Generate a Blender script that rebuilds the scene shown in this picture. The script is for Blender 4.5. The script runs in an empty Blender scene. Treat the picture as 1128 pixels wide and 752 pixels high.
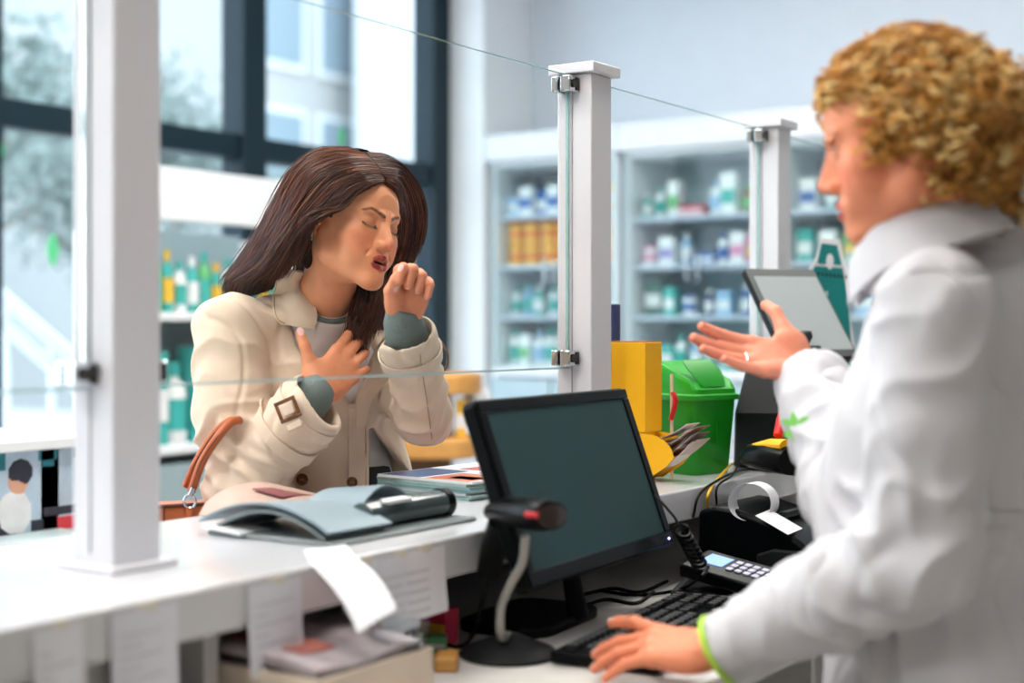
import bpy, bmesh, math, random
import numpy as np
from mathutils import Vector, Matrix
from mathutils.bvhtree import BVHTree

random.seed(7)
rng = np.random.default_rng(11)
PI = math.pi
SC = bpy.context.scene
COL = SC.collection

# ------------------------------------------------------------------ camera model
CAMZ, FPX, HOR = 1.32, 1567.0, 362.0
YAW = math.radians(34.1)
FX, FY = math.cos(YAW), math.sin(YAW)          # forward
RX, RY = math.sin(YAW), -math.cos(YAW)         # right
FW = np.array([FX, FY, 0.0]); RT = np.array([RX, RY, 0.0]); UP = np.array([0, 0, 1.0])


def at(px, py, d):
    u = (px - 564.0) / FPX
    return np.array([d * (FX + RX * u), d * (FY + RY * u), CAMZ + d * (HOR - py) / FPX])


def on_z(px, py, z):
    return at(px, py, (CAMZ - z) * FPX / (py - HOR))


def on_y(px, Y):                                # X of pixel column on plane Y
    u = (px - 564.0) / FPX
    return (FX + RX * u) / (FY + RY * u) * Y


def on_x(px, X):                                # Y of pixel column on plane X
    u = (px - 564.0) / FPX
    return (FY + RY * u) / (FX + RX * u) * X


def zof(px, py, X=None, Y=None):
    u = (px - 564.0) / FPX
    d = X / (FX + RX * u) if X is not None else Y / (FY + RY * u)
    return CAMZ + d * (HOR - py) / FPX


def proj(P):
    P = np.asarray(P, float)
    d = P[..., 0] * FX + P[..., 1] * FY
    r = P[..., 0] * RX + P[..., 1] * RY
    return np.stack([564 + FPX * r / d, HOR - FPX * (P[..., 2] - CAMZ) / d, d], -1)


# ------------------------------------------------------------------ materials
def lin(c):
    o = []
    for v in c[:3]:
        v = v / 255.0
        o.append(v / 12.92 if v <= 0.04045 else ((v + 0.055) / 1.055) ** 2.4)
    return (o[0], o[1], o[2], 1.0)


MATS = {}


def mat(name, col, rough=0.5, metal=0.0, bump=0.0, bscale=60.0, vary=0.0, vscale=8.0, spec=0.5, coat=0.0,
        emit=None, estr=0.0, sub=0.0, trans=0.0, ior=1.45, alpha=1.0, sheen=0.0, attr=None, stretch=None):
    if name in MATS:
        return MATS[name]
    m = bpy.data.materials.new(name)
    m.use_nodes = True
    nt = m.node_tree
    b = nt.nodes['Principled BSDF']
    b.inputs['Base Color'].default_value = lin(col)
    b.inputs['Roughness'].default_value = rough
    b.inputs['Metallic'].default_value = metal
    b.inputs['Specular IOR Level'].default_value = spec
    b.inputs['Coat Weight'].default_value = coat
    b.inputs['Coat Roughness'].default_value = 0.08
    b.inputs['Transmission Weight'].default_value = trans
    b.inputs['IOR'].default_value = ior
    b.inputs['Alpha'].default_value = alpha
    b.inputs['Sheen Weight'].default_value = sheen
    if sub > 0:
        b.inputs['Subsurface Weight'].default_value = sub
        b.inputs['Subsurface Radius'].default_value = (1.0, 0.35, 0.2)
        b.inputs['Subsurface Scale'].default_value = 0.008
    if emit is not None:
        b.inputs['Emission Color'].default_value = lin(emit)
        b.inputs['Emission Strength'].default_value = estr
    tc = nt.nodes.new('ShaderNodeTexCoord')
    mp = nt.nodes.new('ShaderNodeMapping')
    nt.links.new(tc.outputs['Object'], mp.inputs['Vector'])
    if stretch:
        mp.inputs['Scale'].default_value = stretch
    src = None
    if attr:
        a = nt.nodes.new('ShaderNodeAttribute'); a.attribute_name = attr
        src = a.outputs['Color']
        nt.links.new(src, b.inputs['Base Color'])
    n = nt.nodes.new('ShaderNodeTexNoise')
    n.inputs['Scale'].default_value = vscale
    n.inputs['Detail'].default_value = 4
    nt.links.new(mp.outputs[0], n.inputs['Vector'])
    v = vary if vary > 0 else 0.03
    mx = nt.nodes.new('ShaderNodeMix'); mx.data_type = 'RGBA'; mx.blend_type = 'MULTIPLY'
    cr = nt.nodes.new('ShaderNodeMapRange')
    cr.inputs['From Min'].default_value = 0.3; cr.inputs['From Max'].default_value = 0.7
    cr.inputs['To Min'].default_value = 1 - v; cr.inputs['To Max'].default_value = 1.0
    nt.links.new(n.outputs['Fac'], cr.inputs['Value'])
    mx.inputs['Factor'].default_value = 1.0
    if src:
        nt.links.new(src, mx.inputs[6])
    else:
        mx.inputs[6].default_value = lin(col)
    nt.links.new(cr.outputs[0], mx.inputs[7])
    nt.links.new(mx.outputs[2], b.inputs['Base Color'])
    if bump > 0:
        n2 = nt.nodes.new('ShaderNodeTexNoise'); n2.inputs['Scale'].default_value = bscale; n2.inputs['Detail'].default_value = 5
        nt.links.new(mp.outputs[0], n2.inputs['Vector'])
        bp = nt.nodes.new('ShaderNodeBump'); bp.inputs['Strength'].default_value = bump
        bp.inputs['Distance'].default_value = 0.01
        nt.links.new(n2.outputs['Fac'], bp.inputs['Height'])
        nt.links.new(bp.outputs[0], b.inputs['Normal'])
    MATS[name] = m
    return m


def mat_glass(name, tint=(1, 1, 1), refl=1.0):
    if name in MATS:
        return MATS[name]
    m = bpy.data.materials.new(name); m.use_nodes = True
    nt = m.node_tree; nt.nodes.clear()
    out = nt.nodes.new('ShaderNodeOutputMaterial')
    mix = nt.nodes.new('ShaderNodeMixShader')
    tr = nt.nodes.new('ShaderNodeBsdfTransparent'); tr.inputs[0].default_value = (*tint, 1)
    gl = nt.nodes.new('ShaderNodeBsdfGlossy'); gl.inputs['Roughness'].default_value = 0.02
    fr = nt.nodes.new('ShaderNodeFresnel'); fr.inputs[0].default_value = 1.45
    mu = nt.nodes.new('ShaderNodeMath'); mu.operation = 'MULTIPLY'; mu.inputs[1].default_value = refl
    ge = nt.nodes.new('ShaderNodeNewGeometry')
    sb = nt.nodes.new('ShaderNodeMath'); sb.operation = 'SUBTRACT'; sb.inputs[0].default_value = 1.0
    m2 = nt.nodes.new('ShaderNodeMath'); m2.operation = 'MULTIPLY'
    nt.links.new(ge.outputs['Backfacing'], sb.inputs[1])
    nt.links.new(fr.outputs[0], mu.inputs[0]); nt.links.new(mu.outputs[0], m2.inputs[0]); nt.links.new(sb.outputs[0], m2.inputs[1])
    nt.links.new(m2.outputs[0], mix.inputs[0])
    nt.links.new(tr.outputs[0], mix.inputs[1]); nt.links.new(gl.outputs[0], mix.inputs[2])
    nt.links.new(mix.outputs[0], out.inputs[0])
    MATS[name] = m
    return m


# ------------------------------------------------------------------ object tagging
def tag(o, label=None, cat=None, group=None, kind=None):
    if label: o['label'] = label
    if cat: o['category'] = cat
    if group: o['group'] = group
    if kind: o['kind'] = kind
    return o


def thing(name, label, cat, loc=(0, 0, 0), rz=0.0, group=None):
    o = bpy.data.objects.new(name, None)
    o.empty_display_size = 0.05
    COL.objects.link(o)
    o.location = [float(v) for v in loc]; o.rotation_euler = (0, 0, rz)
    return tag(o, label, cat, group)


def link(name, me, m=None, parent=None, world=True):
    """links a mesh; with world=True its coordinates are world ones even below a moved parent"""
    o = bpy.data.objects.new(name, me)
    COL.objects.link(o)
    ms = m if isinstance(m, (list, tuple)) else ([m] if m else [])
    for q in ms:
        me.materials.append(q)
    if parent is not None:
        o.parent = parent
        if world:
            M = Matrix.Identity(4)
            chain = []
            p = parent
            while p is not None:
                chain.append(p); p = p.parent
            for p in reversed(chain):
                M = M @ (p.matrix_parent_inverse @ p.matrix_basis)
            o.matrix_parent_inverse = M.inverted()
    return o


def copy_tree(o, parent=None):
    c = o.copy(); COL.objects.link(c)
    if parent is not None:
        c.parent = parent
    for ch in list(o.children):
        copy_tree(ch, c)
    return c


# ------------------------------------------------------------------ mesh builder
class MB:
    def __init__(s):
        s.bm = bmesh.new()

    def _xf(s, vs, M):
        if M is not None:
            bmesh.ops.transform(s.bm, matrix=Matrix(M) if not isinstance(M, Matrix) else M, verts=vs)

    def box(s, lo, hi, M=None, mi=0, taper=None):
        x0, y0, z0 = lo; x1, y1, z1 = hi
        co = [(x0, y0, z0), (x1, y0, z0), (x1, y1, z0), (x0, y1, z0), (x0, y0, z1), (x1, y0, z1), (x1, y1, z1), (x0, y1, z1)]
        if taper:
            cx, cy = (x0 + x1) / 2, (y0 + y1) / 2
            co = [(cx + (x - cx) * taper, cy + (y - cy) * taper, z) if z == z1 else (x, y, z) for x, y, z in co]
        v = [s.bm.verts.new(c) for c in co]
        for f in ((0, 3, 2, 1), (4, 5, 6, 7), (0, 1, 5, 4), (1, 2, 6, 5), (2, 3, 7, 6), (3, 0, 4, 7)):
            s.bm.faces.new([v[i] for i in f]).material_index = mi
        s._xf(v, M)
        return s

    def prism(s, pts, z0, z1, M=None, mi=0, mi_side=None):
        """polygon in xy extruded along z"""
        n = len(pts)
        a = [s.bm.verts.new((p[0], p[1], z0)) for p in pts]
        b = [s.bm.verts.new((p[0], p[1], z1)) for p in pts]
        s.bm.faces.new(a[::-1]).material_index = mi
        s.bm.faces.new(b).material_index = mi
        for i in range(n):
            s.bm.faces.new((a[i], a[(i + 1) % n], b[(i + 1) % n], b[i])).material_index = mi if mi_side is None else mi_side
        s._xf(a + b, M)
        return s

    def tube(s, pts, r, n=8, cap=True, mi=0, flat=None, M=None, up=None):
        pts = [Vector(p) for p in pts]
        rs = r if isinstance(r, (list, tuple)) else [r] * len(pts)
        rings = []
        prev = None
        for i, p in enumerate(pts):
            t = (pts[min(i + 1, len(pts) - 1)] - pts[max(i - 1, 0)]).normalized()
            if prev is None:
                a = Vector(up) if up is not None else (Vector((0, 0, 1)) if abs(t.z) < 0.9 else Vector((1, 0, 0)))
            else:
                a = prev
            u = (a - t * a.dot(t)).normalized(); w = t.cross(u)
            prev = u
            fl = flat if flat else 1.0
            rings.append([s.bm.verts.new(p + u * math.cos(2 * PI * k / n) * rs[i] * fl + w * math.sin(2 * PI * k / n) * rs[i]) for k in range(n)])
        for i in range(len(rings) - 1):
            for k in range(n):
                s.bm.faces.new((rings[i][k], rings[i][(k + 1) % n], rings[i + 1][(k + 1) % n], rings[i + 1][k])).material_index = mi
        if cap:
            s.bm.faces.new(rings[0][::-1]).material_index = mi
            s.bm.faces.new(rings[-1]).material_index = mi
        s._xf([v for q in rings for v in q], M)
        return s

    def lathe(s, prof, n=32, M=None, mi=0, sq=0.0):
        """profile [(r, z)...] round z; sq > 0 squares the section (superellipse)"""
        rings = []
        for r, z in prof:
            ring = []
            for k in range(n):
                a = 2 * PI * k / n
                c, q = math.cos(a), math.sin(a)
                f = 1.0
                if sq > 0:
                    e = 2 + sq
                    f = 1 / (abs(c) ** e + abs(q) ** e) ** (1 / e)
                ring.append(s.bm.verts.new((max(r, 1e-5) * c * f, max(r, 1e-5) * q * f, z)))
            rings.append(ring)
        for i in range(len(rings) - 1):
            for k in range(n):
                s.bm.faces.new((rings[i][k], rings[i][(k + 1) % n], rings[i + 1][(k + 1) % n], rings[i + 1][k])).material_index = mi
        s.bm.faces.new(rings[0][::-1]).material_index = mi
        s.bm.faces.new(rings[-1]).material_index = mi
        s._xf([v for q in rings for v in q], M)
        return s

    def sheet(s, fn, nu, nv, th=0.0, M=None, mi=0):
        """fn(u, v) -> point; with th a solid sheet of that thickness"""
        g = [[Vector(fn(i / nu, j / nv)) for j in range(nv + 1)] for i in range(nu + 1)]
        if th <= 0:
            vs = [[s.bm.verts.new(p) for p in row] for row in g]
            for i in range(nu):
                for j in range(nv):
                    s.bm.faces.new((vs[i][j], vs[i + 1][j], vs[i + 1][j + 1], vs[i][j + 1])).material_index = mi
            s._xf([v for q in vs for v in q], M)
            return s
        top, bot = [], []
        for i in range(nu + 1):
            ta, tb = [], []
            for j in range(nv + 1):
                du = g[min(i + 1, nu)][j] - g[max(i - 1, 0)][j]
                dv = g[i][min(j + 1, nv)] - g[i][max(j - 1, 0)]
                n = du.cross(dv)
                n = n.normalized() if n.length > 1e-12 else Vector((0, 0, 1))
                ta.append(s.bm.verts.new(g[i][j] + n * th / 2)); tb.append(s.bm.verts.new(g[i][j] - n * th / 2))
            top.append(ta); bot.append(tb)
        def q(*a): s.bm.faces.new(a).material_index = mi
        for i in range(nu):
            for j in range(nv):
                q(top[i][j], top[i + 1][j], top[i + 1][j + 1], top[i][j + 1])
                q(bot[i][j], bot[i][j + 1], bot[i + 1][j + 1], bot[i + 1][j])
            q(top[i][0], bot[i][0], bot[i + 1][0], top[i + 1][0])
            q(top[i + 1][nv], bot[i + 1][nv], bot[i][nv], top[i][nv])
        for j in range(nv):
            q(top[0][j + 1], bot[0][j + 1], bot[0][j], top[0][j])
            q(top[nu][j], bot[nu][j], bot[nu][j + 1], top[nu][j + 1])
        s._xf([v for r in top + bot for v in r], M)
        return s

    def ball(s, c, r, M=None, mi=0, sub=2):
        if not isinstance(r, (tuple, list)): r = (r, r, r)
        res = bmesh.ops.create_icosphere(s.bm, subdivisions=sub, radius=1.0)
        for v in res['verts']:
            v.co = Vector((v.co.x * r[0] + c[0], v.co.y * r[1] + c[1], v.co.z * r[2] + c[2]))
        for v in res['verts']:
            for f in v.link_faces: f.material_index = mi
        s._xf(res['verts'], M)
        return s

    def build(s, name, m=None, parent=None, bevel=0.0, seg=2, smooth=True, world=True, angle=38, subsurf=0):
        bmesh.ops.recalc_face_normals(s.bm, faces=s.bm.faces)
        me = bpy.data.meshes.new(name)
        if smooth:
            for f in s.bm.faces: f.smooth = True
            la = math.radians(angle)
            for e in s.bm.edges:
                if len(e.link_faces) == 2 and e.calc_face_angle(0) > la and subsurf == 0:
                    e.smooth = False
        s.bm.to_mesh(me); s.bm.free()
        o = link(name, me, m, parent, world)
        if bevel > 0:
            b = o.modifiers.new('bevel', 'BEVEL'); b.width = bevel; b.segments = seg
            b.limit_method = 'ANGLE'; b.angle_limit = math.radians(40)
            b.harden_normals = False
        if subsurf:
            q = o.modifiers.new('sub', 'SUBSURF'); q.levels = subsurf; q.render_levels = subsurf
        return o


def frame(o, x, y=None, z=None):
    """4x4 from origin and axes (numpy or Vector)"""
    x = Vector(x).normalized()
    if z is not None:
        z = Vector(z); z = (z - x * z.dot(x)).normalized(); y = z.cross(x)
    else:
        y = Vector(y); y = (y - x * y.dot(x)).normalized(); z = x.cross(y)
    M = Matrix.Identity(4)
    for i in range(3):
        M[i][0], M[i][1], M[i][2], M[i][3] = x[i], y[i], z[i], float(o[i])
    return M


def text_obj(name, body, size, m, parent, M, align='CENTER', extrude=0.0004):
    cu = bpy.data.curves.new(name, 'FONT'); cu.body = body; cu.size = size
    cu.align_x = align; cu.align_y = 'CENTER'; cu.extrude = extrude
    tmp = bpy.data.objects.new(name, cu); COL.objects.link(tmp)
    dg = bpy.context.evaluated_depsgraph_get()
    me = bpy.data.meshes.new_from_object(tmp.evaluated_get(dg))
    bpy.data.objects.remove(tmp)
    me.materials.clear()
    me.transform(M)
    return link(name, me, m, parent)


# ------------------------------------------------------------------ signed distance modelling
class SDF:
    def __init__(s, lo, hi, h):
        s.lo = np.array(lo, float); s.h = h
        n = np.ceil((np.array(hi, float) - s.lo) / h).astype(int) + 1
        s.n = n
        s.ax = [s.lo[i] + h * np.arange(n[i]) for i in range(3)]
        s.V = np.full(n, 0.2, np.float32)

    def sub(s, lo, hi):
        sl = []
        for i in range(3):
            a = max(0, int(math.floor((lo[i] - s.lo[i]) / s.h))); b = min(s.n[i], int(math.ceil((hi[i] - s.lo[i]) / s.h)) + 1)
            if b <= a: return None, None
            sl.append(slice(a, b))
        X = s.ax[0][sl[0]][:, None, None].astype(np.float32); Y = s.ax[1][sl[1]][None, :, None].astype(np.float32); Z = s.ax[2][sl[2]][None, None, :].astype(np.float32)
        return tuple(sl), (X, Y, Z)

    def apply(s, sl, d, k, op):
        v = s.V[sl]
        if op == 'u':
            if k > 0:
                h = np.maximum(k - np.abs(v - d), 0) / k
                s.V[sl] = np.minimum(v, d) - h * h * k * 0.25
            else:
                s.V[sl] = np.minimum(v, d)
        elif op == 's':
            if k > 0:
                h = np.maximum(k - np.abs(v + d), 0) / k
                s.V[sl] = np.maximum(v, -d) + h * h * k * 0.25
            else:
                s.V[sl] = np.maximum(v, -d)

    def cap(s, a, b, ra, rb=None, k=0.01, op='u', flat=None, fax=None):
        """tapered capsule; flat<1 squeezes it along the axis fax"""
        rb = ra if rb is None else rb
        a = np.array(a, float); b = np.array(b, float)
        m = max(ra, rb) * (1 if flat is None or flat <= 1 else flat) + k + 3 * s.h
        sl, g = s.sub(np.minimum(a, b) - m, np.maximum(a, b) + m)
        if sl is None: return s
        X, Y, Z = g
        ba = b - a; L = float(ba @ ba) + 1e-12
        px, py, pz = X - a[0], Y - a[1], Z - a[2]
        t = np.clip((px * ba[0] + py * ba[1] + pz * ba[2]) / L, 0, 1)
        qx, qy, qz = px - t * ba[0], py - t * ba[1], pz - t * ba[2]
        if flat is not None:
            f = np.array(fax, float); f /= np.linalg.norm(f)
            c = (qx * f[0] + qy * f[1] + qz * f[2]) * (1 / flat - 1)
            qx, qy, qz = qx + c * f[0], qy + c * f[1], qz + c * f[2]
        d = np.sqrt(qx * qx + qy * qy + qz * qz) - (ra + (rb - ra) * t)
        if flat is not None and flat < 1: d = d * (0.5 + 0.5 * flat)
        s.apply(sl, d.astype(np.float32), k, op)
        return s

    def chain(s, pts, rs, k=0.01, op='u', **kw):
        for i in range(len(pts) - 1):
            s.cap(pts[i], pts[i + 1], rs[i], rs[i + 1], k if i == 0 else k * 0.6, op, **kw)
        return s

    def ell(s, c, r, k=0.01, op='u', R=None):
        c = np.array(c, float); r = np.array(r, float)
        m = max(r) + k + 3 * s.h
        sl, g = s.sub(c - m, c + m)
        if sl is None: return s
        X, Y, Z = g
        p = [X - c[0], Y - c[1], Z - c[2]]
        if R is not None:
            R = np.array(R)                       # columns = axes
            p = [p[0] * R[0, i] + p[1] * R[1, i] + p[2] * R[2, i] for i in range(3)]
        k0 = np.sqrt(sum((p[i] / r[i]) ** 2 for i in range(3)))
        k1 = np.sqrt(sum((p[i] / r[i] ** 2) ** 2 for i in range(3))) + 1e-9
        s.apply(sl, (k0 * (k0 - 1) / k1).astype(np.float32), k, op)
        return s

    def grid(s):
        return np.meshgrid(*s.ax, indexing='ij')

    def mesh(s):
        V = s.V; ins = V < 0
        c = np.zeros(tuple(s.n - 1), np.uint8)
        for i in (0, 1):
            for j in (0, 1):
                for k in (0, 1):
                    c += ins[i:s.n[0] - 1 + i, j:s.n[1] - 1 + j, k:s.n[2] - 1 + k]
        idx = np.argwhere((c > 0) & (c < 8))
        ids = np.full(tuple(s.n - 1), -1, np.int64)
        ids[idx[:, 0], idx[:, 1], idx[:, 2]] = np.arange(len(idx))
        acc = np.zeros((len(idx), 3)); cnt = np.zeros(len(idx))
        co = [(i, j, k) for i in (0, 1) for j in (0, 1) for k in (0, 1)]
        for a in co:
            for b in co:
                if sum(abs(a[q] - b[q]) for q in range(3)) == 1 and a < b:
                    va = V[idx[:, 0] + a[0], idx[:, 1] + a[1], idx[:, 2] + a[2]]
                    vb = V[idx[:, 0] + b[0], idx[:, 1] + b[1], idx[:, 2] + b[2]]
                    m = (va < 0) != (vb < 0)
                    t = np.where(m, va / np.where(m, va - vb, 1), 0)
                    for q in range(3):
                        acc[:, q] += np.where(m, a[q] + t * (b[q] - a[q]), 0)
                    cnt += m
        P = s.lo + s.h * (idx + acc / cnt[:, None])
        faces = []
        for ax in range(3):
            a1, a2 = [(1, 2), (2, 0), (0, 1)][ax]
            sh = list(s.n); 
            s0 = [slice(0, s.n[q]) for q in range(3)]; s1 = list(s0)
            s0[ax] = slice(0, s.n[ax] - 1); s1[ax] = slice(1, s.n[ax])
            A = ins[tuple(s0)]; B = ins[tuple(s1)]
            e = np.argwhere(A != B)
            e = e[(e[:, a1] > 0) & (e[:, a2] > 0) & (e[:, a1] < s.n[a1] - 1) & (e[:, a2] < s.n[a2] - 1)]
            fl = A[e[:, 0], e[:, 1], e[:, 2]]
            def cell(d1, d2):
                q = e.copy(); q[:, a1] += d1; q[:, a2] += d2
                return ids[q[:, 0], q[:, 1], q[:, 2]]
            f = np.stack([cell(-1, -1), cell(0, -1), cell(0, 0), cell(-1, 0)], 1)
            f[~fl] = f[~fl][:, ::-1]
            faces.append(f)
        Fc = np.concatenate(faces)
        Fc = Fc[(Fc >= 0).all(1)]
        return P, Fc


def smooth_verts(P, Fc, it=1, w=0.5):
    E = np.concatenate([Fc[:, [0, 1]], Fc[:, [1, 2]], Fc[:, [2, 3]], Fc[:, [3, 0]]])
    n = np.bincount(E[:, 0], minlength=len(P)) + np.bincount(E[:, 1], minlength=len(P))
    for _ in range(it):
        S = np.zeros_like(P)
        for q in range(3):
            S[:, q] = np.bincount(E[:, 0], P[E[:, 1], q], len(P)) + np.bincount(E[:, 1], P[E[:, 0], q], len(P))
        P = P * (1 - w) + w * S / np.maximum(n, 1)[:, None]
    return P


def vnormals(P, Fc):
    a = P[Fc[:, 2]] - P[Fc[:, 0]]; b = P[Fc[:, 3]] - P[Fc[:, 1]]
    fn = np.cross(a, b)
    N = np.zeros_like(P)
    for c in range(4):
        for q in range(3):
            N[:, q] += np.bincount(Fc[:, c], fn[:, q], len(P))
    return N / (np.linalg.norm(N, axis=1, keepdims=True) + 1e-12)


def big_mesh(name, P, Fc, smooth=True, col=None, mi=None):
    me = bpy.data.meshes.new(name)
    P = np.asarray(P, np.float32); Fc = np.asarray(Fc)
    k = Fc.shape[1]
    me.vertices.add(len(P)); me.vertices.foreach_set('co', P.ravel())
    me.loops.add(len(Fc) * k); me.loops.foreach_set('vertex_index', Fc.ravel().astype(np.int32))
    me.polygons.add(len(Fc)); me.polygons.foreach_set('loop_start', (np.arange(len(Fc)) * k).astype(np.int32))
    if smooth: me.polygons.foreach_set('use_smooth', np.ones(len(Fc), bool))
    if mi is not None: me.polygons.foreach_set('material_index', np.asarray(mi, np.int32))
    if col is not None:
        a = me.attributes.new('Col', 'FLOAT_COLOR', 'POINT')
        c4 = np.ones((len(P), 4), np.float32); c4[:, :3] = col
        a.data.foreach_set('color', c4.ravel())
    me.update(calc_edges=True)
    me.validate()
    return me


def hash3(i, j, k, seed):
    n = (i * 374761393 + j * 668265263 + k * 2147483647 + seed * 1274126177) & 0xffffffff
    n = ((n ^ (n >> 13)) * 1274126177) & 0xffffffff
    return ((n ^ (n >> 16)) & 0xffff) / 32767.5 - 1


def vnoise(P, scale, seed=0, octv=1):
    P = np.asarray(P, float) * np.asarray(scale, float)
    out = 0; amp = 1; tot = 0
    for o in range(octv):
        I = np.floor(P).astype(np.int64); f = P - I; f = f * f * (3 - 2 * f)
        r = 0
        for a in (0, 1):
            for b in (0, 1):
                for c in (0, 1):
                    w = (f[:, 0] if a else 1 - f[:, 0]) * (f[:, 1] if b else 1 - f[:, 1]) * (f[:, 2] if c else 1 - f[:, 2])
                    r = r + w * hash3(I[:, 0] + a, I[:, 1] + b, I[:, 2] + c, seed + o)
        out = out + r * amp; tot += amp; amp *= 0.5; P = P * 2.03
    return out / tot


def tubes_mesh(name, curves, radii, n=3, col=None):
    """curves: (K, T, 3) array; radii (K, T) or scalar -> one mesh of thin tubes"""
    K, T, _ = curves.shape
    tan = np.gradient(curves, axis=1)
    tan /= np.linalg.norm(tan, axis=2, keepdims=True) + 1e-12
    ref = np.where(np.abs(tan[:, :, 2:3]) < 0.9, np.array([0, 0, 1.0]), np.array([1.0, 0, 0]))
    u = np.cross(tan, ref); u /= np.linalg.norm(u, axis=2, keepdims=True) + 1e-12
    w = np.cross(tan, u)
    r = np.broadcast_to(radii, (K, T))[:, :, None]
    P = np.stack([curves + r * (math.cos(2 * PI * k / n) * u + math.sin(2 * PI * k / n) * w) for k in range(n)], 2)  # K,T,n,3
    base = (np.arange(K)[:, None, None] * T + np.arange(T - 1)[None, :, None]) * n
    k0 = np.arange(n)[None, None, :]; k1 = (k0 + 1) % n
    Fc = np.stack([base + k0, base + k1, base + n + k1, base + n + k0], -1).reshape(-1, 4)
    c = None
    if col is not None:
        c = np.broadcast_to(col[:, :, None, :], (K, T, n, 3)).reshape(-1, 3)
    return big_mesh(name, P.reshape(-1, 3), Fc, True, c)


def spline(pts, n):
    """Catmull-Rom through pts, n samples"""
    P = np.array(pts, float); m = len(P)
    Q = np.vstack([2 * P[0] - P[1], P, 2 * P[-1] - P[-2]])
    t = np.linspace(0, m - 1 - 1e-9, n); i = np.floor(t).astype(int); f = (t - i)[:, None]
    a, b, c, d = Q[i], Q[i + 1], Q[i + 2], Q[i + 3]
    return 0.5 * (2 * b + (c - a) * f + (2 * a - 5 * b + 4 * c - d) * f * f + (3 * b - a - 3 * c + d) * f ** 3)
LAMP, SKY, EXPO = 16.5, 3.2, 0.58
# ================================================================== ROOM
WY, FXW, CEIL = 4.6, 6.65, 3.5
BX, BY = -2.4, -2.6
m_wall = mat('wall_paint', (214, 224, 234), 0.85, bump=0.03, bscale=300)
m_ceil = mat('ceiling_paint', (238, 240, 242), 0.9)
m_floor = mat('floor_tile', (196, 194, 190), 0.35, vary=0.08, vscale=3)
m_trim = mat('white_trim', (232, 236, 240), 0.5)
m_frame = mat('window_metal', (12, 38, 50), 0.5, spec=.3)
m_pane = mat_glass('window_glass', (0.93, 0.965, 0.97), 0.8)


def struct(name, mb, m, parent=None, **k):
    o = mb.build(name, m, parent, **k)
    if parent is None: o['kind'] = 'structure'
    return o


struct('floor', MB().box((BX - .2, BY - .2, -0.1), (FXW + .2, WY + .12, 0)), m_floor, smooth=False)
struct('ceiling', MB().box((BX - .2, BY - .2, CEIL), (FXW + .2, WY + .2, CEIL + .1)), m_ceil, smooth=False)
struct('wall_far', MB().box((FXW, BY - .2, 0), (FXW + .2, WY + .2, CEIL)), m_wall, smooth=False)
m_wallw = mat('wall_warm_fill', (168, 158, 148), .85)  # unseen walls toned dark and warm to give a warm, dim fill
struct('wall_near', MB().box((BX - .2, BY - .2, 0), (BX, WY + .2, CEIL)), m_wallw, smooth=False)
struct('wall_side', MB().box((BX, BY - .2, 0), (FXW, BY, CEIL)), m_wallw, smooth=False)
struct('wall_window', MB().box((BX, WY, 0), (FXW, WY + .2, 0.14)).box((BX, WY, 3.34), (FXW, WY + .2, CEIL)), m_wall, smooth=False)
struct('trim_1', MB().box((6.17, 4.36, 0), (FXW, WY + .2, CEIL)), m_trim, bevel=0.006)
mull = [BX + .04, -0.95, 0.46, 1.87, 3.28, 4.69, 6.10]
for i in range(6):
    x0, x1 = mull[i], mull[i + 1]
    w = thing('window_%d' % (i + 1), None, None, ((x0 + x1) / 2, WY, 0.14)); w['kind'] = 'structure'
    f = MB()
    if i == 0: f.box((x0 - .04, WY - .02, .14), (x0 + .04, WY + .12, 3.34))
    f.box((x1 - .075, WY - .02, .14), (x1 + .075, WY + .12, 3.34))
    for z0, z1 in ((.14, .24), (2.085, 2.195), (3.26, 3.34)):
        f.box((x0 + .04 if i == 0 else x0 + .075, WY, z0), (x1 - .075, WY + .1, z1))
    f.build('window_frame', m_frame, w, bevel=0.004)
    MB().box((x0 + .04, WY + .045, .2), (x1 - .04, WY + .055, 3.3)).build('pane', m_pane, w, smooth=False)

# ------------------------------------------------------------------ outside
m_pave = mat('pavement', (205, 205, 204), 0.9, vary=.1, vscale=2)
m_fac = mat('facade_render', (166, 166, 164), 0.9, vary=.05, vscale=1)
m_facw = mat('facade_white', (206, 208, 210), 0.9)
m_win = mat('facade_window', (124, 140, 150), 0.5)
m_leaf = mat('tree_leaf', (112, 140, 108), 0.8, vary=.25, vscale=4)
m_leaf2 = mat('tree_leaf_grey', (136, 150, 146), 0.8, vary=.25, vscale=4)
m_bark = mat('tree_bark', (120, 112, 104), 0.9, bump=.3, bscale=30)
m_rail = mat('railing_white', (245, 246, 248), 0.5)
struct('ground', MB().box((-12, WY + .2, -0.15), (48, 60, -0.05)), m_pave, smooth=False)


def house(name, label, x0, x1, y0, y1, h, m, cols, rows, ww=1.1, wh=1.5):
    b = thing(name, label, 'building', ((x0 + x1) / 2, (y0 + y1) / 2, -0.05))
    MB().box((x0, y0, -.05), (x1, y1, h)).build('wall', m, b, smooth=False)
    MB().box((x0 - .3, y0 - .3, h), (x1 + .3, y1 + .3, h + .25)).build('cornice', m_facw, b, smooth=False)
    dx = (x1 - x0) / cols; dz = (h - .6) / rows
    for i in range(cols):
        for j in range(rows):
            cx = x0 + dx * (i + .5); cz = .6 + dz * (j + .45)
            f = MB().box((cx - ww / 2 - .1, y0 - .08, cz - wh / 2 - .1), (cx + ww / 2 + .1, y0 + .02, cz + wh / 2 + .1)).build('window_surround', m_facw, b, smooth=False)
            MB().box((cx - ww / 2, y0 - .1, cz - wh / 2), (cx + ww / 2, y0 - .02, cz + wh / 2)).build('glazing', m_win, f, smooth=False)
    return b


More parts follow.
